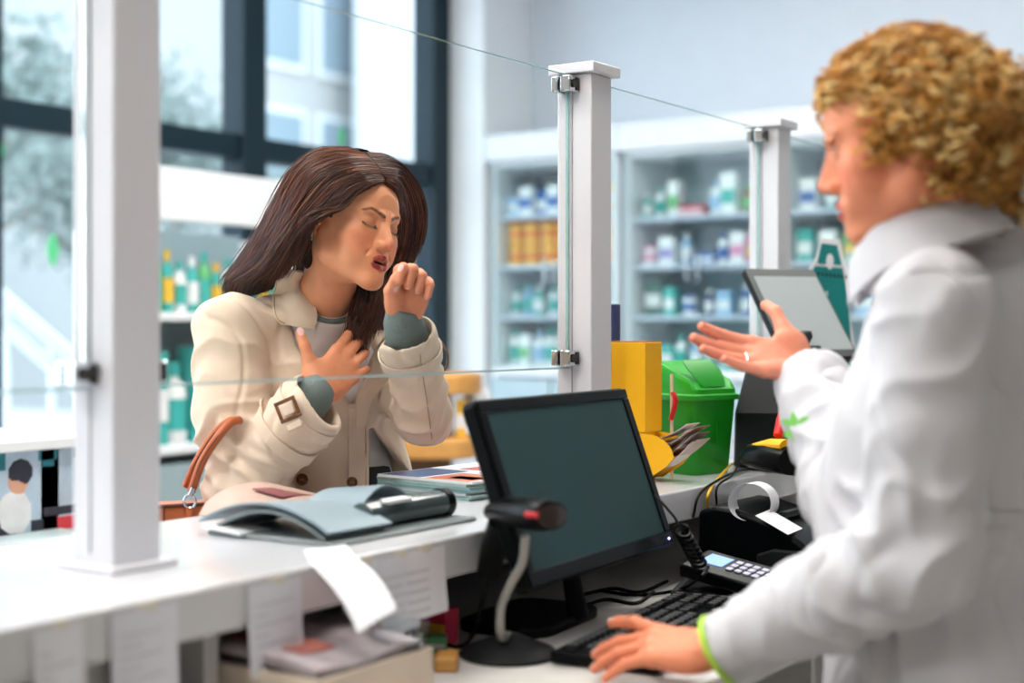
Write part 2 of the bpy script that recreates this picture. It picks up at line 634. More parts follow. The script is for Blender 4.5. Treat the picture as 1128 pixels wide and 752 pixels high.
house('apartment_building', 'pale beige building with grey blue windows seen through the right window bay', 15.5, 20.2, 15.5, 22, 7.5, m_fac, 3, 3)
house('white_tower', 'narrow bright white building beside the beige one outside the window', 17.6, 19.0, 13.2, 15.0, 9.0, m_facw, 1, 4, .35, .8)
house('office_building', 'long low grey building far outside behind the trees on the left', 5.0, 14.6, 24, 30, 5.0, mat('facade_grey', (176, 184, 190), .9), 6, 2)


def tree(label, x, y, h, r, m, n=3000, seed=1):
    rg = np.random.default_rng(seed)
    t = thing('tree', label, 'tree', (x, y, -.05))
    b = MB().tube([(x, y, -.05), (x + .08, y, h * .35), (x, y + .05, h * .62), (x - .05, y, h * .9)], [.16, .12, .08, .03], 8)
    for k in range(9):
        a = k * 2.4; z = h * (.35 + .05 * k)
        b.tube([(x, y, z), (x + math.cos(a) * r * .5, y + math.sin(a) * r * .5, z + r * .35), (x + math.cos(a) * r * .85, y + math.sin(a) * r * .85, z + r * .55)], [.05, .03, .01], 5)
    b.build('trunk', m_bark, t)
    c = rg.normal(size=(26, 3)); c /= np.linalg.norm(c, axis=1, keepdims=True)
    c = c * rg.uniform(.35, .85, (26, 1)) * r * np.array([1, 1, .8]) + np.array([x, y, h * .72])
    p = c[rg.integers(0, 26, n)] + rg.normal(size=(n, 3)) * r * .17
    a = rg.normal(size=(n, 3)); a /= np.linalg.norm(a, axis=1, keepdims=True)
    bb = np.cross(a, rg.normal(size=(n, 3))); bb /= np.linalg.norm(bb, axis=1, keepdims=True)
    s = .065
    P = np.stack([p - a * s, p + bb * s * .6, p + a * s, p - bb * s * .6], 1).reshape(-1, 3)
    link('foliage', big_mesh('foliage', P, np.arange(4 * n).reshape(-1, 4), False), m, t)


tree('hazy grey green tree left of the thick white post, outside', 6.9, 10.6, 4.6, 1.5, m_leaf2, 4200, 3)
tree('broad tree outside behind the middle window bay', 10.9, 12.6, 4.4, 1.7, m_leaf2, 4800, 4)
tree('low green tree outside in front of the beige building', 14.6, 12.2, 3.0, 1.0, m_leaf, 2600, 5)
tree('small green tree outside near the left window edge', 7.6, 15.6, 3.6, 1.2, m_leaf, 2600, 6)
# stair rail outside
r = thing('stair_railing', 'white stair railing sloping down outside the left window', 'railing', (4.4, 6.4, -.05))
a0, a1 = at(-60, 272, 7.2), at(120, 428, 7.6)
for k, dz in enumerate((0, -.14)):
    MB().tube([a0 + UP * dz, a1 + UP * dz], .035, 8).build('rail', m_rail, r)
for t_ in (.08, .36, .64, .95):
    p = a0 + (a1 - a0) * t_
    MB().tube([p, (p[0], p[1], -.05)], .02, 8).build('baluster', m_rail, r)
m_stick = mat('leaf_sticker_green', (96, 205, 140), .6)


def leaf_sticker(px, py, s, label):
    P = at(px, py, (WY + .045) / (FY + RY * (px - 564) / FPX))
    pts = [(s * .42 * math.sin(PI * t) * (1 if t <= 1 else -1), 0) for t in (0,)]
    out = [(s * .4 * math.sin(PI * k / 10) ** .9, s * (1 - k / 5)) for k in range(11)] + [(-s * .4 * math.sin(PI * k / 10) ** .9, -s * (1 - k / 5)) for k in range(1, 10)]
    M = frame((P[0], WY + .044, P[2]), (1, 0, 0), z=(0, -1, 0))
    tag(MB().prism(out, 0, .0015, M).build('leaf_sticker', m_stick, smooth=False), label, 'sticker')


leaf_sticker(58, 275, .07, 'green leaf sticker on the window left of the thick white post')
leaf_sticker(0, 165, .05, 'green leaf sticker at the far left edge of the window')
leaf_sticker(376, 151, .06, 'green leaf sticker low on the window right of the dark mullion')

# ------------------------------------------------------------------ cabinets along the far wall
m_cab = mat('cabinet_white', (226, 232, 238), .45)
m_cabin = mat('cabinet_back', (192, 212, 218), .6)  # back and shelf colours lightened to stand in for reflection haze on the doors
m_shelf = mat('cabinet_shelf', (196, 206, 222), .4)
m_base = mat('cabinet_base', (172, 194, 202), .5)
m_door = mat_glass('cabinet_glass', (.93, .97, .97), .7)
m_steel = mat('steel', (190, 192, 196), .25, 1.0)
CXF = 6.2
ORD = ['bottom', 'second', 'third', 'fourth', 'top']
UNITS = [(3.56, 4.33, [1.12, 1.39, 1.655, 1.92], 'leftmost'), (2.74, 3.52, [1.12, 1.385, 1.635, 1.875], 'second from left'),
         (1.92, 2.70, [1.12, 1.385, 1.635, 1.875], 'third from left'), (1.10, 1.88, [1.12, 1.385, 1.635, 1.875], 'rightmost')]
for ui, (y0, y1, zs, nm) in enumerate(UNITS):
    u = thing('display_cabinet', nm + ' tall white glass fronted medicine cabinet on the far wall', 'cabinet', ((CXF + FXW) / 2, (y0 + y1) / 2, 0))
    b = MB().box((CXF, y0, 0), (FXW - .01, y0 + .035, 2.2)).box((CXF, y1 - .035, 0), (FXW - .01, y1, 2.2))
    b.box((CXF, y0 + .035, 2.17), (FXW - .01, y1 - .035, 2.2)).box((CXF, y0 + .035, 1.07), (FXW - .01, y1 - .035, 1.12))
    b.box((FXW - .035, y0 + .035, .1), (FXW - .01, y1 - .035, 1.07))
    b.build('carcass', m_cab, u, bevel=.003)
    MB().box((FXW - .045, y0 + .035, 1.12), (FXW - .012, y1 - .035, 2.17)).build('back_panel', m_cabin, u, smooth=False)
    MB().box((CXF - .04, y0 - .02, 2.2), (FXW - .01, y1 + .02, 2.34)).build('cornice', m_cab, u, bevel=.01)
    for z in zs[1:]:
        MB().box((CXF + .03, y0 + .035, z - .022), (FXW - .045, y1 - .035, z)).build('shelf', m_shelf, u, bevel=.002)
    ym = (y0 + y1) / 2
    for a, c in ((y0, ym), (ym, y1)):
        d = MB().box((CXF - .006, a + .004, 1.12), (CXF, c - .004, 2.18)).build('glass_door', m_door, u, smooth=False)
        hy = c - .03 if a == y0 else a + .03
        MB().box((CXF - .03, hy - .006, 1.55), (CXF - .006, hy + .006, 1.68)).build('handle', m_steel, d, bevel=.002)
        d = MB().box((CXF - .02, a + .006, .12), (CXF, c - .006, 1.06)).build('base_door', m_base, u, bevel=.004)
        MB().box((CXF - .04, hy - .006, .85), (CXF - .02, hy + .006, .97)).build('handle', m_steel, d, bevel=.002)

COLS = {'white': (236, 238, 240), 'blue': (54, 104, 178), 'orange': (236, 132, 40), 'yellow': (244, 192, 60), 'teal': (62, 176, 170), 'green': (104, 186, 120),
        'pink': (226, 150, 190), 'red': (214, 44, 84), 'purple': (150, 140, 200), 'pale blue': (150, 190, 226), 'dark green': (40, 98, 92), 'brown': (130, 84, 50), 'navy': (38, 44, 108)}


def cm(c):
    return mat('pack_' + c.replace(' ', '_'), COLS[c], .45)


PROTO = {}


def product_mesh(kind, c1, c2, w, h, d):
    key = (kind, c1, c2, w, h, d)
    if key in PROTO: return PROTO[key]
    b = MB()
    if kind == 'carton':
        b.box((-d / 2, -w / 2, 0), (d / 2, w / 2, h)).box((-d / 2 - .0015, -w / 2 + .002, h * .25), (-d / 2, w / 2 - .002, h * .6), mi=1)
    elif kind == 'bottle':
        r = w / 2
        b.lathe([(r * .9, 0), (r, .006), (r, h * .62), (r * .85, h * .72), (r * .4, h * .8), (r * .4, h * .84)], 14)
        b.lathe([(r * .48, h * .83), (r * .5, h * .99), (r * .4, h)], 12, mi=1)
        b.lathe([(r * 1.02, h * .16), (r * 1.02, h * .55)], 14, mi=1)
    else:
        r = w / 2
        b.lathe([(r * .96, 0), (r, .005), (r, h * .84), (r * .96, h * .86)], 16)
        b.lathe([(r * 1.04, h * .85), (r * 1.04, h * .97), (r * .9, h)], 16, mi=1)
        b.lathe([(r * 1.01, h * .25), (r * 1.01, h * .6)], 16, mi=1)
    bmesh.ops.recalc_face_normals(b.bm, faces=b.bm.faces)
    me = bpy.data.meshes.new(kind)
    for f in b.bm.faces: f.smooth = kind != 'carton'
    for e in b.bm.edges:
        if len(e.link_faces) == 2 and e.calc_face_angle(0) > .7: e.smooth = False
    b.bm.to_mesh(me); b.bm.free()
    me.materials.append(cm(c1)); me.materials.append(cm(c2))
    PROTO[key] = me
    return me


def product(kind, c1, c2, w, h, d, loc, label, group, rz=0.0):
    names = {'carton': 'medicine_carton', 'bottle': 'medicine_bottle', 'jar': 'supplement_jar'}
    o = bpy.data.objects.new(names[kind], product_mesh(kind, c1, c2, w, h, d)); COL.objects.link(o)
    o.location = loc; o.rotation_euler = (0, 0, rz)
    return tag(o, label, {'carton': 'box', 'bottle': 'bottle', 'jar': 'jar'}[kind], group)


# rows: unit, shelf -> list of (kind, colour, colour2, width, height)
rowsU = {
    (0, 3): [('carton', 'yellow', 'white', .075, .15)] + [('carton', 'blue', 'white', .07, .13), ('carton', 'white', 'blue', .08, .15)] * 3 + [('carton', 'pale blue', 'white', .07, .1)],
    (0, 2): [('jar', 'yellow', 'orange', .085, .115)] * 7,
    (0, 1): [('bottle', 'teal', 'white', .06, .16), ('bottle', 'pale blue', 'teal', .06, .17), ('bottle', 'white', 'teal', .06, .15)] * 3,
    (0, 0): [('bottle', 'white', 'pale blue', .065, .19), ('carton', 'white', 'green', .06, .17), ('bottle', 'white', 'teal', .065, .2)] * 3,
    (1, 3): [('bottle', 'dark green', 'white', .06, .16), ('bottle', 'brown', 'green', .06, .14), ('carton', 'white', 'teal', .08, .2), ('bottle', 'white', 'pale blue', .06, .17), ('carton', 'red', 'white', .13, .05), ('carton', 'white', 'green', .06, .18), ('bottle', 'white', 'teal', .05, .15), ('bottle', 'teal', 'white', .05, .12)],
    (1, 2): [('carton', 'pink', 'yellow', .09, .13), ('carton', 'white', 'pink', .07, .15), ('bottle', 'white', 'blue', .055, .15), ('carton', 'blue', 'white', .1, .06), ('bottle', 'pale blue', 'white', .06, .16), ('carton', 'white', 'purple', .08, .14), ('jar', 'white', 'pink', .07, .1)],
    (1, 1): [('bottle', 'white', 'blue', .06, .14), ('bottle', 'blue', 'white', .055, .15), ('carton', 'pale blue', 'white', .07, .12), ('bottle', 'navy', 'white', .05, .13), ('jar', 'white', 'blue', .07, .1), ('carton', 'teal', 'white', .06, .14), ('carton', 'dark green', 'white', .09, .18)],
    (1, 0): [('bottle', 'pale blue', 'white', .06, .15), ('bottle', 'white', 'teal', .06, .17), ('carton', 'teal', 'white', .07, .12), ('jar', 'white', 'teal', .07, .1)] * 2,
    (2, 3): [('bottle', 'white', 'blue', .06, .18), ('carton', 'pale blue', 'white', .08, .16), ('bottle', 'white', 'pale blue', .07, .2), ('carton', 'white', 'teal', .08, .17), ('bottle', 'teal', 'white', .06, .14), ('carton', 'white', 'blue', .08, .15)],
    (2, 2): [('carton', 'green', 'white', .08, .14), ('bottle', 'green', 'white', .06, .17), ('bottle', 'white', 'green', .06, .15), ('carton', 'green', 'yellow', .09, .12), ('carton', 'white', 'teal', .08, .14), ('carton', 'teal', 'white', .07, .15)],
    (2, 1): [('carton', 'white', 'blue', .08, .14), ('bottle', 'white', 'teal', .06, .16), ('carton', 'pale blue', 'white', .09, .14), ('jar', 'white', 'green', .08, .1), ('bottle', 'teal', 'white', .06, .15)],
    (3, 3): [('carton', 'dark green', 'white', .1, .16), ('carton', 'navy', 'red', .1, .16), ('carton', 'white', 'red', .08, .14)],
    (3, 2): [('carton', 'dark green', 'red', .1, .19), ('carton', 'navy', 'red', .11, .16), ('carton', 'dark green', 'blue', .1, .19), ('carton', 'blue', 'red', .1, .15), ('carton', 'navy', 'white', .1, .16)],
    (3, 1): [('carton', 'white', 'teal', .1, .15), ('carton', 'pale blue', 'white', .1, .16), ('carton', 'dark green', 'red', .1, .17)],
}
KW = {'carton': 'carton', 'bottle': 'bottle', 'jar': 'jar'}
for (ui, si), items in rowsU.items():
    y0, y1, zs, nm = UNITS[ui]
    tot = sum(it[3] for it in items); gap = (y1 - y0 - .09 - tot) / len(items)
    y = y0 + .045 + gap / 2
    for it in items:
        k, c1, c2, w, h = it
        lab = '%s %s with %s marking on the %s shelf of the %s cabinet' % (c1, KW[k], c2, ORD[si if si < 3 else 4], nm)
        grp = '%s %ss on the %s shelf of the %s cabinet' % (c1, KW[k], ORD[si if si < 3 else 4], nm)
        x = CXF + .12 + rng.uniform(-.02, .02)
        product(k, c1, c2, w, h, .07, (x, y + w / 2, zs[si]), lab, grp)
        if k == 'jar' and (ui, si) == (0, 2):
            product(k, c1, c2, w, h, .07, (x, y + w / 2, zs[si] + h + .001), lab.replace('with orange marking', 'stacked on top of another'), 'upper ' + grp)
        y += w + gap

# ------------------------------------------------------------------ floor display under the window
m_rack = mat('rack_white', (232, 236, 240), .5)
m_rackb = mat('rack_back', (150, 170, 176), .6)
DX0, DX1, DY0, DY1 = 3.42, 4.28, 3.9, 4.26
u = thing('product_display', 'white floor display with rounded blank header board before the window', 'display stand', ((DX0 + DX1) / 2, (DY0 + DY1) / 2, 0))
MB().box((DX0, DY0, 0), (DX0 + .03, DY1, 1.68)).build('side_panel', m_rack, u, bevel=.004)
MB().box((DX1 - .03, DY0, 0), (DX1, DY1, 1.68)).build('side_panel', m_rack, u, bevel=.004)
MB().box((DX0 + .03, DY1 - .02, .05), (DX1 - .03, DY1, 1.7)).build('back_panel', m_rackb, u, smooth=False)
for z in (.10, .50, .895, 1.38):
    MB().box((DX0 + .03, DY0, z - .03), (DX1 - .03, DY1 - .02, z)).build('shelf', m_rack, u, bevel=.003)
pts = []
for cx, cz, a in ((DX1 - .04, 1.86, 0), (DX0 + .04, 1.86, 90), (DX0 + .04, 1.75, 180), (DX1 - .04, 1.75, 270)):
    for q in range(7):
        t = math.radians(a + q * 15); pts.append((cx + .04 * math.cos(t), cz + .04 * math.sin(t)))
MB().prism(pts, 0, .03, frame((0, DY0 - .0, 0), (1, 0, 0), y=(0, 0, 1))).build('header_board', m_rack, u, bevel=.004)
MB().box((DX0 + .03, DY0 - .012, .1), (DX1 - .03, DY0, .83)).build('front_panel', m_rackb, u, smooth=False)
kx = DX0 + .09; i = 0
while kx < DX1 - .06:
    c = [('teal', 'white'), ('green', 'teal'), ('teal', 'yellow'), ('white', 'teal')][i % 4]
    product('bottle', c[0], c[1], .052, .19 + .02 * (i % 3), .05, (kx, DY0 + .1, 1.38), '%s bottle with %s cap on the upper shelf of the window display' % c, '%s bottles on the window display' % c[0])
    kx += .062; i += 1
kx = DX0 + .1; i = 0
for c1, c2, w, h, k in (('teal', 'white', .13, .34, 'carton'), ('white', 'teal', .1, .3, 'bottle'), ('teal', 'blue', .12, .36, 'carton'), ('orange', 'white', .1, .27, 'bottle'), ('blue', 'yellow', .1, .36, 'carton'), ('teal', 'green', .12, .4, 'carton')):
    product(k, c1, c2, w, h, .09, (kx + w / 2 - .03, DY0 + .12, .895), 'large %s %s with %s on the lower shelf of the window display' % (c1, k, c2), None, 1.57)
    kx += w + .012

# ------------------------------------------------------------------ curved wooden display stand with white scalloped end
m_wood = mat('orange_wood', (206, 150, 78), .5, vary=.25, vscale=10, stretch=(1, 1, 8))
m_woodd = mat('dark_wood', (96, 66, 40), .6, vary=.2)
wc = at(462, 500, 5.0); wx, wy = wc[0], wc[1]
u = thing('wooden_display_shelf', 'orange wooden display shelf with rounded ends and white scalloped edge behind the woman', 'shelf', (wx, wy, 0))
MB().box((wx - .3, wy - .02, 0), (wx + .16, wy + .02, 1.16)).build('back_panel', m_woodd, u)
ax = np.array([RX, RY, 0])
for z in (.12, .52, .91, 1.13):
    pts = []
    L, W = .22, .17
    for k in range(17):
        t = -PI / 2 + PI * k / 16
        pts.append((L - .1 + .1 * math.cos(t), W * math.sin(t)))
    pts += [(-.3, W), (-.3, -W)]
    MB().prism(pts, -.035, .035, frame((wx, wy, z), RT, y=FW)).build('shelf', m_wood, u, bevel=.01)
for k in range(7):
    p = np.array([wx, wy, 0]) + RT * (.20 + .04 * (k % 2)) + FW * .17
    MB().ball((p[0], p[1], .2 + .14 * k), (.06, .06, .08)).build('scallop', m_facw, u)
for k, c in enumerate(('dark green', 'red', 'teal', 'brown', 'yellow')):
    p = np.array([wx, wy, .945]) - FW * .06 + RT * (-.05 + .05 * k)
    product('carton', c, 'white', .035, .13, .05, (p[0], p[1], .945), 'small %s carton on the middle shelf of the wooden display' % c, None, YAW)
    product('bottle', c, 'white', .045, .15, .05, (p[0], p[1], .555), 'small %s bottle low on the wooden display shelf' % c, None, YAW)

# ------------------------------------------------------------------ magazine rack seen at the far left
p0 = at(10, 480, 3.0)
mx0, my0 = p0[0] - .35, p0[1] + .0
u = thing('magazine_rack', 'white magazine rack left of the thick white post beyond the counter', 'rack', (mx0 + .3, my0 + .2, 0))
zt = 1.085
MB().box((mx0, my0 - .02, zt - .025), (mx0 + .62, my0 + .32, zt)).build('top', m_rack, u, bevel=.004)
MB().box((mx0, my0, 0), (mx0 + .025, my0 + .3, zt - .025)).build('side_panel', m_rack, u, bevel=.003)
MB().box((mx0 + .57, my0, 0), (mx0 + .595, my0 + .3, zt - .025)).build('side_panel', m_rack, u, bevel=.003)
MB().box((mx0 + .025, my0 + .27, 0), (mx0 + .57, my0 + .3, zt - .025)).build('back_panel', m_rack, u, smooth=False)
for z in (.3, .6, .83):
    MB().box((mx0 + .025, my0 - .12 if z > .8 else my0, z - .02), (mx0 + .57, my0 + .27, z)).build('shelf', m_rack, u, bevel=.003)
m_paper = mat('paper', (236, 238, 240), .7)
m_cov = [mat('cover_' + n, c, .35, vary=.15, vscale=25) for n, c in (('sky', (186, 208, 226)), ('teal', (30, 126, 140)), ('dark', (40, 40, 56)), ('red', (206, 62, 80)), ('orange', (226, 140, 84)), ('skin', (226, 170, 140)), ('white', (232, 234, 236)), ('grey', (172, 190, 194)))]


def cover(x, zc, w, h, lab, style):
    """an upright magazine: page block with a printed cover"""
    t = thing('magazine', lab, 'magazine', (x, my0 + .02, zc - h / 2))
    B = (x - w / 2, my0 + .012, zc - h / 2)
    MB().box(B, (x + w / 2, my0 + .022, zc + h / 2)).build('page_block', m_paper, t, smooth=False)
    b = MB()
    y = my0 + .011
    def q(x0, z0, x1, z1, mi, dy=0): b.box((x - w / 2 + x0 * w, y - dy, zc - h / 2 + z0 * h), (x - w / 2 + x1 * w, my0 + .012, zc - h / 2 + z1 * h), mi=mi)
    q(0, 0, 1, 1, 0)
    q(0, .78, .28, .97, 1, .0006); q(.72, .84, .98, .97, 1, .0006)
    if style == 0:
        q(.02, .02, .42, .3, 2, .0006); q(.62, .02, .98, .3, 2, .0006); q(0, .3, .3, .36, 3, .0006)
        M = frame((x - .01, y, zc + h * .18), (1, 0, 0), y=(0, 0, 1))
        b.ball((0, 0, 0), (.026, .034, .0016), M, 4); b.ball((.006, .016, .0004), (.032, .03, .0016), M, 2)
        b.ball((-.01, -.07, 0), (.045, .05, .0014), M, 5)
    else:
        q(.05, .04, .95, .16, 2, .0006); q(.05, .18, .95, .3, 3, .0006); q(.05, .32, .95, .4, 2, .0006)
    b.build('front_cover', [m_cov[0], m_cov[1], m_cov[2], m_cov[3], m_cov[5], m_cov[6]], t, smooth=False)


def px_x(px): return on_y(px, my0 + .012)
cover(px_x(24), .955, .19, .235, 'upright magazine with a dark haired figure on the white rack', 0)
cover(px_x(70), .955, .12, .235, 'upright magazine with dark and red bands beside the figure magazine', 1)
for i, (cx, c) in enumerate(((px_x(14), 4), (px_x(52), 7), (px_x(34), 6), (px_x(58), 4), (px_x(22), 7))):
    zz = .83 + .011 * i
    t = thing('magazine', ['bottom', 'second', 'middle', 'fourth', 'top'][i] + ' magazine lying in the pile on the white rack', 'magazine', (cx, my0 - .04, zz))
    MB().box((cx - .13, my0 - .115, zz), (cx + .1, my0 + .008, zz + .009)).build('page_block', m_paper, t, smooth=False)
    MB().box((cx - .13, my0 - .1155, zz + .009), (cx + .1, my0 + .008, zz + .0105)).build('cover', m_cov[c], t, smooth=False)

# ------------------------------------------------------------------ lights
m_diff = mat('added_lamp_diffuser', (255, 250, 244), .5, emit=(255, 248, 240), estr=LAMP)
li = 0
for lx in (-1.0, 0.8, 2.6, 4.4):
    for ly in (1.0, 2.3, 3.4):
        if lx > 4 and ly > 3: continue
        u = thing('added_ceiling_light', 'added square white ceiling light panel out of view', 'light', (lx, ly, CEIL - .03), 0, 'added square ceiling light panels')  # out of view, added to light the room; rows placed for contrast
        MB().box((lx - .33, ly - .33, CEIL - .03), (lx + .33, ly + .33, CEIL)).build('frame', m_trim, u, smooth=False)
        MB().box((lx - .3, ly - .3, CEIL - .034), (lx + .3, ly + .3, CEIL - .03)).build('diffuser', m_diff, u, smooth=False)

wd = bpy.data.worlds.new('world'); SC.world = wd; wd.use_nodes = True
nt = wd.node_tree; bg = nt.nodes['Background']
tcn = nt.nodes.new('ShaderNodeTexCoord'); sep = nt.nodes.new('ShaderNodeSeparateXYZ'); ramp = nt.nodes.new('ShaderNodeValToRGB')
nt.links.new(tcn.outputs['Generated'], sep.inputs[0]); nt.links.new(sep.outputs['Z'], ramp.inputs[0])
ramp.color_ramp.elements[0].position = 0.0; ramp.color_ramp.elements[0].color = (.86, .92, 1.0, 1)
ramp.color_ramp.elements[1].position = .5; ramp.color_ramp.elements[1].color = (.74, .86, 1.0, 1)
nt.links.new(ramp.outputs[0], bg.inputs[0]); bg.inputs[1].default_value = SKY
for i in range(6):
    x0, x1 = mull[i], mull[i + 1]
    L = bpy.data.lights.new('window_portal', 'AREA'); L.shape = 'RECTANGLE'; L.size = x1 - x0; L.size_y = 3.1
    L.cycles.is_portal = True
    o = bpy.data.objects.new('window_portal', L); COL.objects.link(o)
    o.location = ((x0 + x1) / 2, WY + .13, 1.75); o.rotation_euler = (math.radians(-90), 0, 0)
# ------------------------------------------------------------------ camera
cam = bpy.data.cameras.new('camera'); co = bpy.data.objects.new('camera', cam); COL.objects.link(co)
co.location = (0, 0, CAMZ); co.rotation_euler = (PI / 2, 0, YAW - PI / 2)
cam.sensor_width = 36; cam.lens = 36 * FPX / 1128; cam.shift_y = -14 / 1128; cam.clip_start = .05
cam.dof.use_dof = True; cam.dof.focus_distance = 2.48; cam.dof.aperture_fstop = 1.9
SC.camera = co
SC.view_settings.view_transform = 'Standard'; SC.view_settings.look = 'None'; SC.view_settings.gamma = 1
SC.view_settings.exposure = EXPO; SC.view_settings.use_curve_mapping = False
SC.cycles.use_denoising = True
SC.cycles.max_bounces = 10; SC.cycles.transparent_max_bounces = 16
SC.cycles.caustics_reflective = False; SC.cycles.caustics_refractive = False
# ================================================================== COUNTER
CT, CB, NY, FY2 = 1.04, .985, 1.14, 1.585       # top z, slab bottom, near and far edge
DZ = .875
m_top = mat('counter_laminate', (206, 208, 212), .16, spec=.5, coat=.2)
m_panel = mat('counter_panel', (202, 202, 204), .5)
m_desk = mat('desk_top', (206, 204, 200), .4, vary=.06)
m_dark = mat('shade_and_slot_dark', (22, 28, 32), .7)
c = thing('service_counter', 'long glossy white pharmacy counter with raised top between the two women', 'counter', (2.0, 1.36, 0))
MB().box((-.6, NY, CB), (4.4, FY2, CT)).build('countertop', m_top, c, bevel=.004, seg=3)
MB().box((-.6, FY2 - .05, 0), (4.4, FY2 - .025, CB)).build('front_panel', m_panel, c, smooth=False)
MB().box((1.157, FY2 - .062, DZ), (4.38, FY2 - .052, CB)).build('recess_shade_sheet', m_dark, c, smooth=False)  # dark sheet standing in for the shade deep under the counter
MB().box((-.6, NY + .02, 0), (.62, NY + .04, CB)).build('cabinet_door', m_panel, c, bevel=.002)
MB().box((.635, NY + .02, 0), (1.07, NY + .04, CB)).build('cabinet_door', m_panel, c, bevel=.002)
for x in (1.055, 1.132, 2.9, 4.36):
    MB().box((x, NY + .045, 0), (x + .022, FY2 - .06, CB)).build('divider', m_panel, c, smooth=False)
MB().box((1.0, .80, DZ - .03), (4.3, NY + .02, DZ)).box((1.157, NY + .02, DZ - .03), (2.895, FY2 - .065, DZ)).build('desk_top', m_desk, c, bevel=.002)
for x in (1.02, 4.22):
    MB().box((x, .84, 0), (x + .03, NY, DZ - .03)).build('desk_leg', m_panel, c, smooth=False)

# ------------------------------------------------------------------ posts and glass screens
m_post = mat('post_white', (216, 217, 223), .35)
m_chrome = mat('chrome', (205, 210, 216), .12, 1.0)
m_cl = mat('clamp_dark', (62, 60, 58), .25, .9)
m_gl = mat_glass('screen_glass', (.985, .995, .99), .3)
m_ge = mat('glass_edge', (150, 205, 200), .1, trans=.6)
m_gr = mat('ground_edge', (186, 216, 218), .4, alpha=.75)
m_gt = mat('teal_edge', (70, 150, 140), .3, alpha=.7)
PW, PY = .071, 1.29
GY = 1.335
px_ = [0.03, 1.092, 2.155, 2.968, 3.95]
PN = ['slim white square post at the far left end of the counter', 'thick blurred white square post in the left foreground', 'white square post with chrome clamps behind the monitor', 'white square post behind the tilted tablet screen', 'white square post behind the curly haired woman']
for i, x in enumerate(px_):
    p = thing('partition_post', PN[i], 'post', (x + PW / 2, PY + PW / 2, CT))
    b = MB().box((x, PY, CT), (x + PW, PY + PW, 1.772))
    b.build('shaft', m_post, p, bevel=.0025)
    MB().box((x - .0015, GY - .018 + .012, CT + .02), (x, GY - .018 + .0135, 1.77)).build('groove', mat('groove_grey', (150, 156, 160), .5), p, smooth=False)
    MB().box((x - .012, PY - .012, 1.772), (x + PW + .012, PY + PW + .012, 1.79)).build('cap', m_post, p, bevel=.002)
    MB().box((x - .014, PY - .014, CT), (x + PW + .014, PY + PW + .014, CT + .008)).build('base_plate', m_post, p, bevel=.002)
    for z in (1.752, 1.268):
        for sx in ((-1, 1) if 0 < i < 4 else ((1,) if i == 0 else (-1,))):
            xa = x - .034 if sx < 0 else x + PW
            k = MB().box((xa, GY - .021, z - .014), (xa + .034, GY + .0, z + .014)).box((xa + .002, GY + .006, z - .014), (xa + .034, GY + .02, z + .014)).build('clamp', m_chrome, p, bevel=.0025)
            MB().tube([(xa + .012, GY - .024, z), (xa + .012, GY - .02, z)], .0075, 14).build('screw', m_cl, k)
            MB().box((xa + .02, GY - .0225, z - .011), (xa + .03, GY - .021, z + .011)).build('inset', m_cl, k, smooth=False)
GN = ['glass panel left of the thick blurred white post', 'clear glass panel between the woman in beige and the viewer', 'glass panel between the clamped post and the tablet post', 'glass panel behind the curly haired woman right of the tablet post']
for i in range(4):
    x0, x1 = px_[i] + PW, px_[i + 1]
    b = MB().box((x0 + .004, GY, 1.249), (x1 - .004, GY + .006, 1.771))
    for f in b.bm.faces:
        f.normal_update()
        f.material_index = 0 if abs(f.normal.y) > .9 else 1
    gp = tag(b.build('glass_panel', [m_gl, m_ge], smooth=False), GN[i], 'glass screen')
    MB().box((x0 + .004, GY - .0006, 1.249), (x1 - .004, GY, 1.2525)).build('ground_edge', m_gr, gp, smooth=False)
    MB().box((x0 + .004, GY - .0004, 1.7696), (x1 - .004, GY, 1.771)).build('top_edge', m_gt, gp, smooth=False)

# ------------------------------------------------------------------ computer monitor
m_blk = mat('black_plastic', (6, 9, 11), .3, spec=.12)
m_blkm = mat('black_matte', (12, 15, 17), .6, spec=.25)
m_gry = mat('dark_grey_plastic', (50, 56, 60), .45)
m_scr = mat('screen_off', (44, 68, 71), .5, spec=.12)
psi, tau = math.radians(-86.1), math.radians(19.6)
n0 = np.array([math.cos(psi), math.sin(psi), 0]); w0 = np.array([-math.sin(psi), math.cos(psi), 0])
u0 = UP * math.cos(tau) - n0 * math.sin(tau)
nn = np.cross(w0, u0)
Cm = np.array([1.80, 1.094, 1.0985])
MM = frame(Cm, w0, y=u0)          # local x right, y up, z out of the screen
mo = thing('computer_monitor', 'black flat computer monitor tilted back, dark screen facing the seller', 'monitor', (1.82, 1.15, DZ))


def rrect(w, h, r, n=4):
    o = []
    for cx, cy, a in ((w / 2 - r, h / 2 - r, 0), (-w / 2 + r, h / 2 - r, 90), (-w / 2 + r, -h / 2 + r, 180), (w / 2 - r, -h / 2 + r, 270)):
        for k in range(n + 1):
            t = math.radians(a + 90 * k / n); o.append((cx + r * math.cos(t), cy + r * math.sin(t)))
    return o


